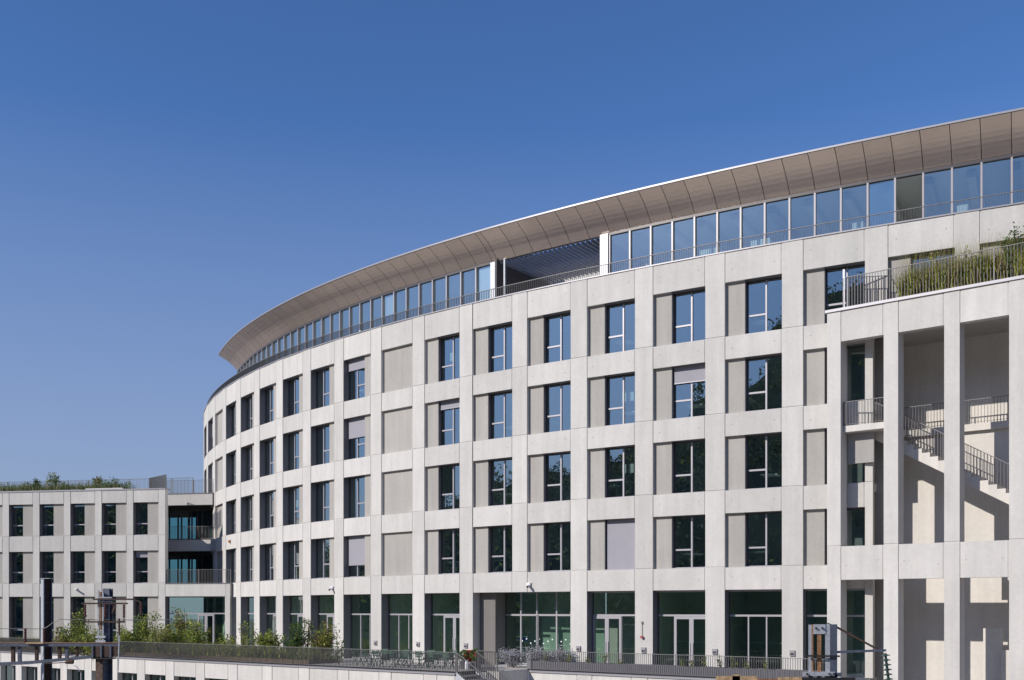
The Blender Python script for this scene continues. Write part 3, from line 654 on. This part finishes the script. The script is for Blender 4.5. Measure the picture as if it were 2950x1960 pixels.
railing(TW, TWR, .64, 2.42, -.32, ZG, ZG + 1.05, mat='rail_light', step=.13, post=3); railing(TW, TWR, 1.95, UT, -3.16, ZG, ZG + 1.05, mat='rail_light', step=.13, post=2.4)
railing(TW, TWR, .62, UT, -.3, TT - .02, TT + 1.38, mat='rail_light', step=.125, post=4.6, bw=.014, bd=.05)
def skew(u, d, z): return TWR(.62 + u * .86, -.3 - u * .44 - d, z)
railing(TW, skew, 0.02, 2.0, 0, TT - .02, TT + 1.38, mat='rail_light', step=.125, post=4, bd=.05)
part('roof_post', TW, TWR, .60, .68, -.33, -.27, TT, TT + 1.75, mat='sill')
part('roof_soil', TW, TWR, 3.0, UT, -1.5, -.46, TT - .3, TT - .02, mat='soil')
pts = [TWR(u, d, TT - .02) for u, d in zip(rng.uniform(3.0, UT, 15000), rng.uniform(-1.3, -.42, 15000))]
pts = [p for p in pts if random.random() < .85]
hs = [p for p in pts if random.random() < .4]
g = blades('seed_heads', hs, 2.1, .009, ['straw', 'straw', 'leaf_yellow'], lean=.16); g['label'] = 'thin straw seed heads above the tower roof grass'; g['kind'] = 'stuff'; g['category'] = 'grass'
g = blades('roof_grass', pts, 1.25, .028, ['leaf_yellow', 'leaf_yellow', 'leaf', 'leaf_yellow', 'straw', 'leaf_red'], lean=.2); g['label'] = 'tall yellow green grass behind the stair tower roof railing'; g['kind'] = 'stuff'; g['category'] = 'grass'
for u, hg, wd, mt, lab in ((4.1, 2.0, 1.2, ['leaf_grey', 'straw', 'leaf_yellow'], 'airy pale grassy shrub behind the tower roof railing, nearest the corner post'), (5.2, 2.1, 1.3, ['leaf_yellow', 'straw', 'leaf_grey'], 'straw tinted wispy shrub behind the tower roof railing'),
        (7.4, 2.5, 1.4, ['leaf', 'leaf_dark'], 'dense dark green shrub on the stair tower roof, taller than its neighbours'), (8.4, 3.0, 1.5, ['leaf_dark', 'leaf', 'leaf_red'], 'tallest leafy shrub on the stair tower roof with reddish tips'), (6.3, 1.7, 1.3, ['leaf_yellow', 'leaf'], 'low yellow green shrub on the stair tower roof beside the dark shrub'), (9.6, 2.6, 1.5, ['leaf', 'leaf_yellow'], 'full green shrub on the stair tower roof past the tallest one')):
    shrub(TWR(u, -.95, TT - .05), hg, wd, mt, lab, None, n=1900, size=.06, stems=14)

# ------------------------------------------------------------------ podium below the terrace
PD = thing('podium_building', 'white concrete podium wall with grooved joints carrying the terrace', 'building', PODL(-10, 0, -5.2))
PP = 3.08; PWD = .83; u = -1.63; ZC = -.07
cs = [-1.63 - PP * i for i in range(16)]
prev = -.02
for c in cs:
    b0, b1 = c + PWD / 2, c - PWD / 2
    if prev - b0 > .2:
        cell(PD, PODL, b0, prev, ZC - 1.0, ZC - .09, 'concrete', 'spandrel', dface=-.012, dback=-.5)
        wz = ZC - 1.0
        if prev < -.1:
            m = MB(); a_, b_ = b0, prev
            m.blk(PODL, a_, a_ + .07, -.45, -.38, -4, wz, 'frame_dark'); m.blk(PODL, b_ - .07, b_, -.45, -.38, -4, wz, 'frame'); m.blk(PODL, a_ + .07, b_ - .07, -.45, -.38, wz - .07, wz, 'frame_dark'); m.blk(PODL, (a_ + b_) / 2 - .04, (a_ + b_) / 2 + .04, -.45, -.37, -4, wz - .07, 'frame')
            wo = m.build('window', PD); g = MB(); g.poly([PODL(a_ + .07, -.42, -4), PODL(b_ - .07, -.42, -4), PODL(b_ - .07, -.42, wz - .07), PODL(a_ + .07, -.42, wz - .07)], 'glass_shop'); g.build('pane', wo)
    cell(PD, PODL, b1, b0, -5.2, ZC - .09, 'concrete', 'pier', dback=-.5, gl=0, gr=0); prev = b1
part('coping', PD, PODL, -52, 0, -.45, .05, ZC - .088, ZC, mat='coping'); part('interior_wall', PD, PODL, -52, 0, -5, -4.8, -5.2, -.2, mat='interior_dark')
part('end_wall', PD, PODL, -.3, -.02, -1.62, -.51, -5.2, ZC - .1, mat='grey_metal'); part('stair_wall', PD, PODL, -.02, 1.2, -1.75, -1.67, -5.2, -.01, mat='concrete'); part('stair_wall', PD, PODL, 1.2, 1.32, -4.1, -1.67, -5.2, -.01, mat='concrete')
for i, (a, b) in enumerate(((0, 2.97), (3.8, 6.05), (6.88, 9.13), (9.96, 12.21), (13.04, 15.5))):
    cell(PD, PODR, a, b, -5.2, ZC - .09, 'concrete', 'wall_panel', dface=-.012, dback=-.5)
    if i < 4: cell(PD, PODR, b, b + PWD, -5.2, ZC - .09, 'concrete', 'pier', dback=-.5, gl=0, gr=0)
part('coping', PD, PODR, -.12, 15.5, -.45, .05, ZC - .088, ZC, mat='coping')
RL = thing('terrace_railing', 'grey flat bar railing along the planted side of the terrace', 'railing', PODL(-20, -.2, 0))
railing(RL, PODL, -51, -.06, -.2, ZC, .93, step=.105, mat='rail', bd=.040, bw=.009, post=1e3)
RR = thing('terrace_railing', 'grey flat bar railing before the dark planter and shop doors', 'railing', PODR(6, -.2, 0))
railing(RR, PODR, .0, 15.4, -.2, ZC, .93, step=.11, mat='rail', bd=.04, bw=.010, post=1e3)
PL = thing('metal_planter', 'long dark grey metal planter box behind the terrace railing', 'planter', PODR(7, -.6, 0))
m = MB(); m.blk(PODR, -.3, 15.2, -.32, -.28, -.02, .40, 'grey_metal'); m.blk(PODR, -.3, 15.2, -.98, -.94, .01, .40, 'grey_metal'); m.blk(PODR, -.3, -.26, -.94, -.32, .01, .40, 'grey_metal'); m.blk(PODR, 15.16, 15.2, -.94, -.32, .01, .40, 'grey_metal'); m.build('planter_side', PL)
part('planter_soil', PL, PODR, -.26, 15.16, -.94, -.32, .05, .34, mat='soil')
for i, (u, h_) in enumerate(((.7, .75), (2.0, .6), (3.2, .55), (4.2, .7), (5.0, .35), (8.3, .45), (8.9, .7), (9.5, .55), (10.3, .9), (10.9, .6), (11.6, .5), (12.5, .6))):
    shrub(PODR(u, -.62, .33), h_, .35, ['leaf_yellow', 'leaf'], 'small yellow green seedling in the long metal planter', 'seedlings in the metal planter', n=90, size=.045, stems=3, name='seedling', cat='plant')
# outdoor stair down from the terrace
OS = thing('outdoor_stair', 'grey steel outdoor stair with slanted railings down from the terrace', 'stairs', PODL(1, -.8, -5))
for i in range(26):
    part('tread', OS, PODL, .02 + i * .295, .02 + i * .295 + .30, -1.5, -.1, -.02 - (i + 1) * .18 - .06, -.02 - (i + 1) * .18, mat='paving')
for d in (-.06, -1.56):
    part('stringer', OS, PODL, .0, 7.7, d - .03, d + .03, (-.45, -5.15), (-.02, -4.72), mat='steel_pale'); slope_rail(OS, PODL, .0, 7.7, d, -.05, -4.75, 1.0, step=.11, mat='rail')
part('rail_link', OS, PODL, .0, 1.2, -1.67, -1.61, .96, .985, mat='rail')
RB = thing('terrace_railing', 'short grey railing beside the head of the outdoor stair', 'railing', PODL(.6, -1.64, 0)); railing(RB, PODL, .05, 1.2, -1.72, 0.01, .93, step=.11, mat='rail', bd=.04)

# ------------------------------------------------------------------ terrace things
def G(x, Zm, z=0): return Vector(((x - 1475) / FPX * Zm, Zm, z))
for x, Zm, hg, wd, mats, lab in ((190, 71, 2.4, 2.0, ['leaf_yellow', 'leaf', 'leaf_red'], 'yellow green shrub growing against the low building between the two steel masts'), (225, 70, 3.3, 2.2, ['leaf', 'leaf_dark', 'leaf_yellow'], 'tall dark leaved shrub beside the twin insulator mast'),
        (262, 69, 2.3, 2.4, ['leaf', 'leaf_yellow'], 'light green bushy shrub just behind the twin insulator mast'), (352, 68.5, 2.0, 2.2, ['leaf_yellow', 'leaf'], 'low yellow green shrub right of the twin insulator mast'), (405, 70, 3.0, 1.7, ['leaf_dark', 'leaf', 'leaf_grey'], 'dark slim shrub under the last upright window of the low building'),
        (440, 69, 3.0, 2.6, ['leaf', 'leaf_yellow'], 'full bright green shrub in front of the link glazing, left of the glass door'), (500, 68, 2.5, 2.4, ['leaf', 'leaf_yellow'], 'wide green shrub below the link shop window'), (525, 69, 3.5, 1.8, ['leaf_yellow', 'leaf', 'leaf_red'], 'tall upright yellow green shrub before the link door'),
        (565, 67, 2.7, 1.8, ['leaf_yellow', 'leaf'], 'airy yellow leaved shrub right of the link door'), (470, 67, 2.0, 2.2, ['leaf', 'leaf_yellow', 'straw'], 'low mixed shrub with pale flowers before the link'), (700, 66, 3.2, 1.2, ['leaf', 'leaf_yellow'], 'thin sapling with sparse leaves before a white ground floor pier'),
        (735, 65, 2.9, 1.1, ['leaf', 'leaf_grey'], 'slim sparse sapling before the narrow shop window of the curved facade'), (775, 62, 1.9, 1.6, ['leaf_yellow', 'leaf'], 'low bright green shrub at the foot of the curved facade'), (855, 60, 2.7, 1.7, ['leaf_dark', 'leaf'], 'dark green shrub with glossy leaves left of the reddish shrub'),
        (880, 60, 3.2, .8, ['leaf_grey', 'leaf'], 'thin upright sapling with grey leaves on the white pier'), (925, 59, 2.9, 2.0, ['leaf_red', 'leaf_yellow', 'leaf'], 'reddish brown twiggy shrub before the shop doors'), (975, 57, 2.0, .8, ['leaf', 'leaf_grey'], 'small wiry sapling on the pier right of the reddish shrub'), (640, 67, 1.6, 1.6, ['leaf', 'leaf_yellow'], 'low green shrub at the corner of the link pillar')):
    sparse = wd < 1.3
    shrub(G(x, Zm), hg, wd, mats, lab, None, n=500 if sparse else 2000, size=.06 if sparse else .075, stems=5 if sparse else 13)
m = MB(); m.blk(PODL, -51, -11, -2.6, -.45, .004, .22, 'soil'); m.build('planting_bed', kind='structure')
pts = [PODL(u, d, .2) for u, d in zip(rng.uniform(-50, -11, 9000), rng.uniform(-2.5, -.5, 9000))]
g = blades('bed_grass', pts, .75, .022, ['leaf', 'leaf_grey', 'leaf_yellow', 'straw'], lean=.25); g['label'] = 'unmown grass and herbs in the bed behind the terrace railing'; g['kind'] = 'stuff'; g['category'] = 'grass'

def chair_parts(e, fr_loc, rz, mat):
    R_ = Matrix.Translation(fr_loc) @ Matrix.Rotation(rz, 4, 'Z')
    T_ = lambda x, y, z: R_ @ Vector((x, y, z))
    m = MB()
    for k in range(4): m.bar(T_(-.21, -.17 + k * .11, .45), T_(.21, -.17 + k * .11, .45), .085, .02, mat)
    m.build('seat', e)
    m = MB()
    for k in range(3): m.bar(T_(-.2, .22 + k * .02, .62 + k * .1), T_(.2, .22 + k * .02, .62 + k * .1), .02, .075, mat)
    m.build('backrest', e)
    for sx in (-.21, .21):
        m = MB(); m.bar(T_(sx, -.22, 0), T_(sx, .26, .9), .022, .03, mat); m.build('leg', e); m = MB(); m.bar(T_(sx, .24, 0), T_(sx, -.18, .47), .022, .03, mat); m.build('leg', e)
def table(loc, sx, sy, rz, mat, label, grp):
    e = thing('garden_table', label, 'table', loc, grp); R_ = Matrix.Translation(loc) @ Matrix.Rotation(rz, 4, 'Z'); T_ = lambda x, y, z: R_ @ Vector((x, y, z))
    m = MB(); m.hexa([T_(x, y, z) for z in (.70, .735) for x, y in ((-sx, -sy), (sx, -sy), (sx, sy), (-sx, sy))], mat); m.build('table_top', e)
    for x in (-sx + .06, sx - .06):
        for y in (-sy + .06, sy - .06): m = MB(); m.bar(T_(x, y, 0), T_(x * .98, y * .98, .70), .035, .035, mat); m.build('leg', e)
for x, Zm, sx, lab in ((1115, 55.5, .9, 'long green metal garden table nearest the shrubs on the terrace'), (1195, 54.6, .7, 'green metal garden table standing before the tall shop panes'), (1270, 54, .6, 'small green garden table before the glass double doors')):
    table(G(x, Zm), sx, .4, -.65, 'chair_green', lab, 'green terrace tables')
for i, (x, Zm, rz) in enumerate(((1030, 56, .9), (1062, 54.6, 2.4), (1090, 54.2, 2.6), (1138, 53.6, 2.2), (1100, 56.6, -.6), (1160, 55.8, -.8), (1178, 53.6, 2.5), (1215, 53.2, 2.4), (1235, 54.9, -.5), (1252, 53, 2.3), (1292, 52.8, 2.6), (1300, 54.6, -.7))):
    e = thing('garden_chair', 'green slatted metal folding chair at a terrace table', 'chair', G(x, Zm), 'green terrace chairs'); chair_parts(e, G(x, Zm), rz, 'chair_green')
def bush_pot(x, Zm, r, h, label):
    loc = G(x, Zm); e = thing('potted_bush', label, 'potted plant', loc, None); m = MB(); m.tube([loc, loc + Vector((0, 0, .42))], [.2, .27], 'pot', 12); m.build('pot', e)
    c = rng.normal(size=(700, 3)); c /= np.linalg.norm(c, axis=1)[:, None]; c *= (rng.uniform(.55, 1, 700) ** .5)[:, None] * np.array([r, r, h / 2]); leaves('foliage', c + np.array(loc) + np.array([0, 0, .42 + h / 2]), .045, ['leaf', 'leaf_dark'], e)
bush_pot(1338, 52.6, .27, .55, 'clipped green bush in a dark pot left of the red box'); bush_pot(1372, 52.2, .34, .62, 'wider clipped bush in a dark pot beside the red cabinet')
m = MB(); p = G(1354, 53.2); m.hexa([(p.x + a, p.y + b, z) for z in (.02, .88) for a, b in ((-.3, -.2), (.35, -.2), (.35, .2), (-.3, .2))], 'red'); m.hexa([(p.x + a, p.y + b, z) for z in (.882, .93) for a, b in ((-.34, -.24), (.39, -.24), (.39, .24), (-.34, .24))], 'red'); tag(m.build('storage_box'), 'red storage box between two potted bushes on the terrace', 'box')
p = G(1345, 51.9); e = thing('watering_can', 'small white jug standing before the potted bushes', 'jug', p); m = MB(); m.tube([p, p + Vector((0, 0, .05)), p + Vector((0, 0, .3)), p + Vector((0, 0, .42)), p + Vector((0, 0, .48))], [.09, .12, .12, .06, .07], 'white_paint', 10); m.build('body', e); m = MB(); m.tube([p + Vector((.1, 0, .12)), p + Vector((.2, 0, .2)), p + Vector((.18, 0, .34)), p + Vector((.08, 0, .4))], .015, 'white_paint', 5); m.build('handle', e)
for x, Zm, hg, wd, lab in ((1478, 54, 1.15, 1.5, 'silvery grey shrub right of the stair railing head'), (1545, 53.6, 1.2, 1.2, 'silver lilac shrub before the sliding entrance doors'), (1588, 53, 1.1, 1.1, 'middle silver grey shrub of the row before the entrance'), (1625, 52.4, 1.2, 1.3, 'pale silver shrub at the foot of the pier right of the entrance')):
    shrub(G(x, Zm), hg, wd, ['leaf_silver', 'leaf_lilac', 'leaf_grey'], lab, None, n=2600, size=.045, stems=16, wts=[.55, .33, .12])
# fittings on the walls
def wallcam(x, s, z, label):
    p = C(s, 0, z); e = thing('security_camera', label, 'camera', p); part('bracket', e, C, s + .03, s - .03, .0, .1, z, z + .16, mat='white_paint'); m = MB(); m.tube([C(s, .08, z + .02), C(s - .03, .32, z - .06)], .07, 'white_metal', 8); m.build('housing', e); m = MB(); m.tube([C(s - .03, .322, z - .061), C(s - .032, .34, z - .066)], .055, 'black_steel', 8); m.build('lens', e)
wallcam(0, 3.83, J[0] - .72, 'small white security camera above the recessed entrance'); wallcam(0, 8.18, J[0] - .68, 'small white security camera above the shrub fronted shop doors')
p = LFT(-7.2, 0, J[0] - .45); e = thing('security_camera', 'small white security camera on the low building above the shrubs', 'camera', p); part('bracket', e, LFT, -7.25, -7.15, 0, .1, J[0] - .5, J[0] - .35, mat='white_paint'); m = MB(); m.tube([LFT(-7.2, .1, J[0] - .45), LFT(-7.0, .32, J[0] - .52)], .07, 'white_metal', 8); m.build('housing', e)
p = C(12.55, 0, J[1] - .5); e = thing('alarm_box', 'small orange alarm box high on the curved facade beside the link', 'alarm', p); part('housing', e, C, 12.58, 12.52, -.01, .12, J[1] - .6, J[1] - .42, mat='orange'); part('base', e, C, 12.59, 12.51, -.011, .03, J[1] - .42, J[1] - .36, mat='white_paint')
e = thing('fire_valve', 'small dark red valve hung by a thin rod on a white pier', 'valve', C(2.02, 0, 1.6)); m = MB(); m.tube([C(2.02, .03, 1.75), C(2.02, .03, 2.3)], .012, 'rail', 5); m.build('rod', e); m = MB(); m.tube([C(2.02, .0, 1.66), C(2.02, .12, 1.66)], .075, 'red_sign', 10); m.build('wheel', e); part('bracket', e, C, 2.03, 2.01, 0, .06, 2.3, 2.42, mat='rail')
LAMPS = {0: 'small square grey lamp low on the pier beside the rusty twin plate mast', 1: 'small square grey lamp on the pier between triple shop panes and double doors', 2: 'small square grey lamp on the pier below the dark red valve', 3: 'small square grey lamp on the pier right of the recessed entrance',
         5: 'small square grey lamp on the pier left of the recessed entrance', 6: 'small square grey lamp on the pier between glass double doors and tall triple panes', 7: 'small square grey lamp on the pier between the two shop windows without doors'}
for s, lab in LAMPS.items():
    e = thing('wall_light', lab, 'wall light', C(s, 0, .95), 'lamps low on the piers'); part('housing', e, C, s + .032, s - .032, .002, .07, .9, 1.16, mat='sill'); part('lens', e, C, s + .022, s - .022, .071, .078, .94, 1.04, mat='frame_dark')

# ------------------------------------------------------------------ railway masts in the foreground
def ibeam(m, p, q, wd, dp, ang, mats, tf=.03):
    """H section from p to q, web turned by ang"""
    p = Vector(p); q = Vector(q); a = Vector((math.cos(ang), math.sin(ang), 0)); b = Vector((-math.sin(ang), math.cos(ang), 0))
    def bx(c0, hx, hy, mt): m.hexa([c + a * sx * hx + b * sy * hy for c in (p + c0, q + c0) for sx, sy in ((-1, -1), (1, -1), (1, 1), (-1, 1))], mt)
    bx(a * (dp / 2 - tf / 2), tf / 2, wd / 2, mats[0]); bx(a * -(dp / 2 - tf / 2), tf / 2, wd / 2, mats[1]); bx(Vector(), dp / 2 - tf, .012, mats[2])
ZA = 36.
MA = thing('catenary_mast', 'plain blue grey steel H mast with left flange coloured as sunlit behind the truss', 'mast', G(134, ZA + .7, -5.2))
m = MB(); ibeam(m, W(134, 1668, ZA + .7) * 1, Vector((W(134, 1668, ZA + .7).x, ZA + .7, -5.2)), .30, .30, math.radians(40.5), ('steel_blue', 'steel_pale', 'rust_dark')); m.build('post', MA)  # pale flange and dark web carry sunlight and shade in their colour
m = MB(); t_ = W(134, 1668, ZA + .7); m.hexa([t_ + Vector((a, b, z)) for z in (.0, .02) for a, b in ((-.17, -.17), (.17, -.17), (.17, .17), (-.17, .17))], 'steel_pale'); m.build('cap', MA)
MBm = thing('catenary_mast', 'blue grey steel mast with crossbars and brown insulators carrying the truss end', 'mast', G(311, ZA, -5.2))
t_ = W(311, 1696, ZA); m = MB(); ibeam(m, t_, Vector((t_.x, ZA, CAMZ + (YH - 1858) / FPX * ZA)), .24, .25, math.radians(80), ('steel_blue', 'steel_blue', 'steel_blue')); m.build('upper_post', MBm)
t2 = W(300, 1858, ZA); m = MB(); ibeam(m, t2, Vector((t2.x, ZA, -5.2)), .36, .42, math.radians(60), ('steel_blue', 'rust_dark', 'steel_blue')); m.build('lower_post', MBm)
m = MB()
for xx in (284, 297): m.bar(W(xx, 1700 + (xx > 290) * 8, ZA - .2), W(xx, 1852, ZA - .2), .05, .05, 'steel_pale')
m.bar(W(290.5, 1706, ZA - .2), W(290.5, 1815, ZA - .2), .055, .06, 'rust')
for yy in (1722, 1734): m.bar(W(282, yy, ZA - .22), W(322, yy, ZA - .22), .04, .04, 'steel_pale')
for yy in (1835, 1848): m.bar(W(276, yy, ZA - .22), W(304, yy, ZA - .22), .06, .08, 'steel_pale')
m.build('bracket_frame', MBm)
for (xa, xb, yy) in ((235, 368, 1739), (268, 385, 1727), (243, 360, 1792)):
    m = MB(); m.bar(W(xa, yy, ZA - .28), W(xb, yy, ZA - .28), .05, .055, 'rust_dark'); m.build('crossbar', MBm)
m = MB(); m.bar(W(331, 1768, ZA - .2), W(327, 1741, ZA - .26), .05, .05, 'rust_dark'); m.bar(W(322, 1770, ZA - .2), W(333, 1745, ZA - .26), .05, .05, 'rust_dark'); m.build('brace', MBm)
def insul(par, x, y0, y1, Zm, mat='insulator', r=.05, n=6):
    m = MB(); p = []; rr = []
    for i in range(n * 2 + 1): p.append(W(x, y0 + (y1 - y0) * i / (n * 2), Zm)); rr.append(r if i % 2 else r * .55)
    m.tube(p, rr, mat, 8); m.build('insulator', par, smooth=False)
for xx in (245, 303, 357, 406): insul(MBm, xx, 1742 if xx < 400 else 1735, 1779 if xx < 400 else 1772, ZA - .3)
m = MB(); m.bar(W(303, 1780, ZA - .3), W(303, 1793, ZA - .3), .03, .03, 'rust_dark'); m.bar(W(245, 1779, ZA - .3), W(245, 1793, ZA - .3), .03, .03, 'rust_dark'); m.bar(W(357, 1779, ZA - .3), W(357, 1793, ZA - .3), .03, .03, 'rust_dark'); m.bar(W(385, 1727, ZA - .28), W(406, 1736, ZA - .3), .03, .03, 'rust_dark'); m.build('hanger', MBm)
m = MB(); m.tube([W(343, 1782, ZA - .35), W(344, 1830, ZA - .35)], .035, 'rust_dark', 6); m.tube([W(344, 1830, ZA - .35), W(340, 1935, ZA - .35)], .022, 'steel_pale', 6); m.build('pull_rod', MBm)
GT = thing('gantry_truss', 'dark steel gantry truss with tapered lower chord and upright struts', 'truss', G(150, ZA, 1.2))
m = MB(); m.bar(W(-260, 1858, ZA - .1), W(345, 1858, ZA - .1), .30, .10, 'steel_blue'); m.bar(W(-260, 1852, ZA - .26), W(340, 1852, ZA - .26), .02, .03, 'rust'); m.build('top_chord', GT)
m = MB(); m.bar(W(-260, 1926, ZA - .1), W(90, 1909, ZA - .1), .26, .11, 'steel_blue'); m.bar(W(90, 1909, ZA - .1), W(345, 1885, ZA - .1), .26, .11, 'steel_blue'); m.build('bottom_chord', GT)
for xx, mt, wd in ((-60, 'rust_dark', .09), (-25, 'steel_blue', .09), (38, 'rust_dark', .10), (57, 'steel_blue', .10), (106, 'rust_dark', .09), (172, 'rust_dark', .09), (193, 'steel_blue', .09), (222, 'rust_dark', .06)):
    m = MB(); m.bar(W(xx, 1862, ZA - .1), W(xx, 1912 - max(0, (xx - 60)) * .07, ZA - .1), .12, wd, mt, up=(1, 0, 0)); m.build('strut', GT)
m = MB()
for a_, b_, c_, d_ in ((265, 338, 1862, 1893),): m.hexa([W(x, y, z) for y in (d_, c_) for x, z in ((a_, ZA - .3), (b_, ZA - .3), (b_, ZA + .2), (a_, ZA + .2))], 'rust_dark')
for xx in (266, 291, 318): m.bar(W(xx, 1860, ZA - .33), W(xx, 1895, ZA - .33), .02, .06, 'steel_blue', up=(1, 0, 0))
m.bar(W(268, 1897, ZA - .25), W(330, 1897, ZA - .25), .3, .04, 'black_steel'); m.build('end_box', GT)
m = MB(); m.bar(W(130, 1912, ZA - .3), W(190, 1909, ZA - .3), .05, .03, 'rust_dark'); m.tube([W(188, 1910, ZA - .3), W(198, 1906, ZA - .3), W(211, 1907, ZA - .3)], [.04, .09, .08], 'rust_dark', 8); m.tube([W(212, 1918, ZA - .3), W(222, 1921, ZA - .3), W(229, 1935, ZA - .3)], .015, 'steel_pale', 5); m.build('tension_weight', GT)
for xx in (73, 127): insul(GT, xx, 1812, 1851, ZA - .2, r=.055)
m = MB(); m.bar(W(75, 1853, ZA - .3), W(126, 1853, ZA - .3), .06, .05, 'timber'); m.build('insulator_base', GT)
def wire(pts, lab, Zw, r=.012):
    m = MB(); q = []
    for (xa, ya), (xb, yb) in zip(pts[:-1], pts[1:]):
        for i in range(6): t = i / 6; q.append(W(xa + (xb - xa) * t, ya + (yb - ya) * t + 4 * t * (1 - t) * 1.2, Zw))
    q.append(W(*pts[-1], Zw)); m.tube(q, r, 'rail_dark', 5); tag(m.build('overhead_wire'), lab, 'wire')
wire([(-200, 1811), (73, 1811), (128, 1811), (150, 1796), (172, 1784), (245, 1785), (500, 1786)], 'dark feeder wire running over the truss insulators to the mast crossbar', ZA - .2)
# right mast
ZB = 27.
MR = thing('catenary_mast', 'rusty twin plate mast with slanted arm and green disc insulator', 'mast', G(2380, ZB, -5.2))
def wbox(x0, x1, y0, y1, za, zb): return [W(x, y, z) for y in (y1, y0) for x, z in ((x0, za), (x1, za), (x1, zb), (x0, zb))]
for x0, x1, mt in ((2329, 2338, 'steel_pale'), (2338, 2343, 'rust'), (2354, 2366, 'rust'), (2377, 2391, 'steel_pale')):
    m = MB(); m.hexa(wbox(x0, x1, 1800, 1990, ZB - .02, ZB + .05), mt); m.build('plate', MR)
m = MB(); m.hexa(wbox(2343, 2378, 1799, 1827, ZB - .04, ZB + .04), 'steel_pale'); 
for xx in (2351, 2369): m.tube([W(xx, 1810, ZB - .045), W(xx, 1810, ZB - .08)], .03, 'black_steel', 6)
m.build('head_plate', MR)
m = MB(); m.hexa(wbox(2391, 2412, 1799, 1990, ZB - .06, ZB + .22), 'steel_blue'); m.build('post', MR)
m = MB(); m.bar(W(2325, 1890, ZB - .1), W(2419, 1891, ZB - .1), .05, .045, 'black_steel'); m.build('clamp', MR)
m = MB(); m.bar(W(2410, 1807, ZB), W(2530, 1872, ZB), .035, .05, 'rust_dark'); m.bar(W(2384, 1796, ZB), W(2412, 1808, ZB), .03, .03, 'black_steel'); m.build('stay', MR)
m = MB(); m.bar(W(2410, 1879, ZB), W(2552, 1874, ZB), .05, .06, 'steel_blue'); m.build('arm', MR)
m = MB(); p = []; rr = []
for i in range(8):
    for q, r_ in ((.0, .03), (.28, .045), (.42, .11), (.55, .125), (.62, .05), (.8, .03)): t = (i + q) / 8; p.append(W(2550 + 14 * t, 1882 + 110 * t, ZB)); rr.append(r_)
m.tube(p, rr, 'insulator_green', 12); m.build('insulator', MR)
m = MB(); m.hexa(wbox(2311, 2405, 1936, 1948, ZB - .2, ZB + .2), 'steel_pale'); m.hexa(wbox(2411, 2425, 1938, 1950, ZB - .15, ZB + .15), 'steel_blue')
for xx in (2325, 2390, 2402): m.tube([W(xx, 1942, ZB - .2), W(xx, 1942, ZB - .25)], .03, 'black_steel', 6)
m.build('base_plate', MR)
RBm = thing('rusty_beam', 'rust and timber coloured beam head below the twin plate mast', 'beam', G(2250, ZB, 1))
for x0, x1, y0, mt in ((2062, 2182, 1948, 'timber'), (2110, 2132, 1944, 'timber'), (2182, 2240, 1955, 'rust'), (2240, 2310, 1951, 'timber'), (2310, 2464, 1952, 'black_steel')):
    m = MB(); m.hexa(wbox(x0, x1, y0, 1995, ZB - .25, ZB + .15), mt); m.build('beam_piece', RBm)

# ------------------------------------------------------------------ wooded slope across the railway (it shows in the window glass)
vs = []; fs = []; naz, nr = 110, 16
def hill_el(a): return float(np.interp(a, [-75, 0, 30, 46, 54, 60, 69, 80, 95, 105, 125, 140], [6, 11, 18.5, 18.2, 13.2, 10.3, 8.9, 6.8, 5.0, 2.0, 1.2, 1.0])) + .35 * math.sin(a * .8) + .25 * math.sin(a * 2.3 + 1)
for i in range(naz + 1):
    a = -75 + 215 * i / naz; el = hill_el(a)
    for k in range(nr + 1):
        t = k / nr; r = 95 + 170 * t; z = -5.3 + (14 + 305 * math.tan(math.radians(el))) * (t ** .8); ar = math.radians(a)
        vs.append((-math.sin(ar) * r, -math.cos(ar) * r, z + random.uniform(-1, 1) * (k > 0)))
for i in range(naz):
    for k in range(nr): p = i * (nr + 1) + k; fs.append((p, p + 1, p + nr + 2, p + nr + 1))
me = bpy.data.meshes.new('hillside'); me.from_pydata(vs, [], fs); me.materials.append(M['wood_dark']); o = bpy.data.objects.new('hillside', me); COL.objects.link(o); o['kind'] = 'structure'
cl = []
for _ in range(2600):
    a = random.uniform(-70, 135); t = random.random() ** .7; r = 95 + 168 * t; z = -5.3 + (14 + 305 * math.tan(math.radians(hill_el(a)))) * (t ** .8); ar = math.radians(a); hh = random.uniform(3, 7)
    g_ = rng.normal(0, 1, (70, 3)); g_ /= np.linalg.norm(g_, axis=1)[:, None]; cl.append(g_ * np.array([hh * .45, hh * .45, hh * .6]) + np.array([-math.sin(ar) * r, -math.cos(ar) * r, z + hh * .3]))
o = leaves('hillside_wood', np.concatenate(cl), .5, ['wood_far', 'wood_dark', 'wood_light'], wts=[.5, .35, .15]); o['kind'] = 'stuff'; o['label'] = 'dense green wood covering the slope across the railway'; o['category'] = 'wood'
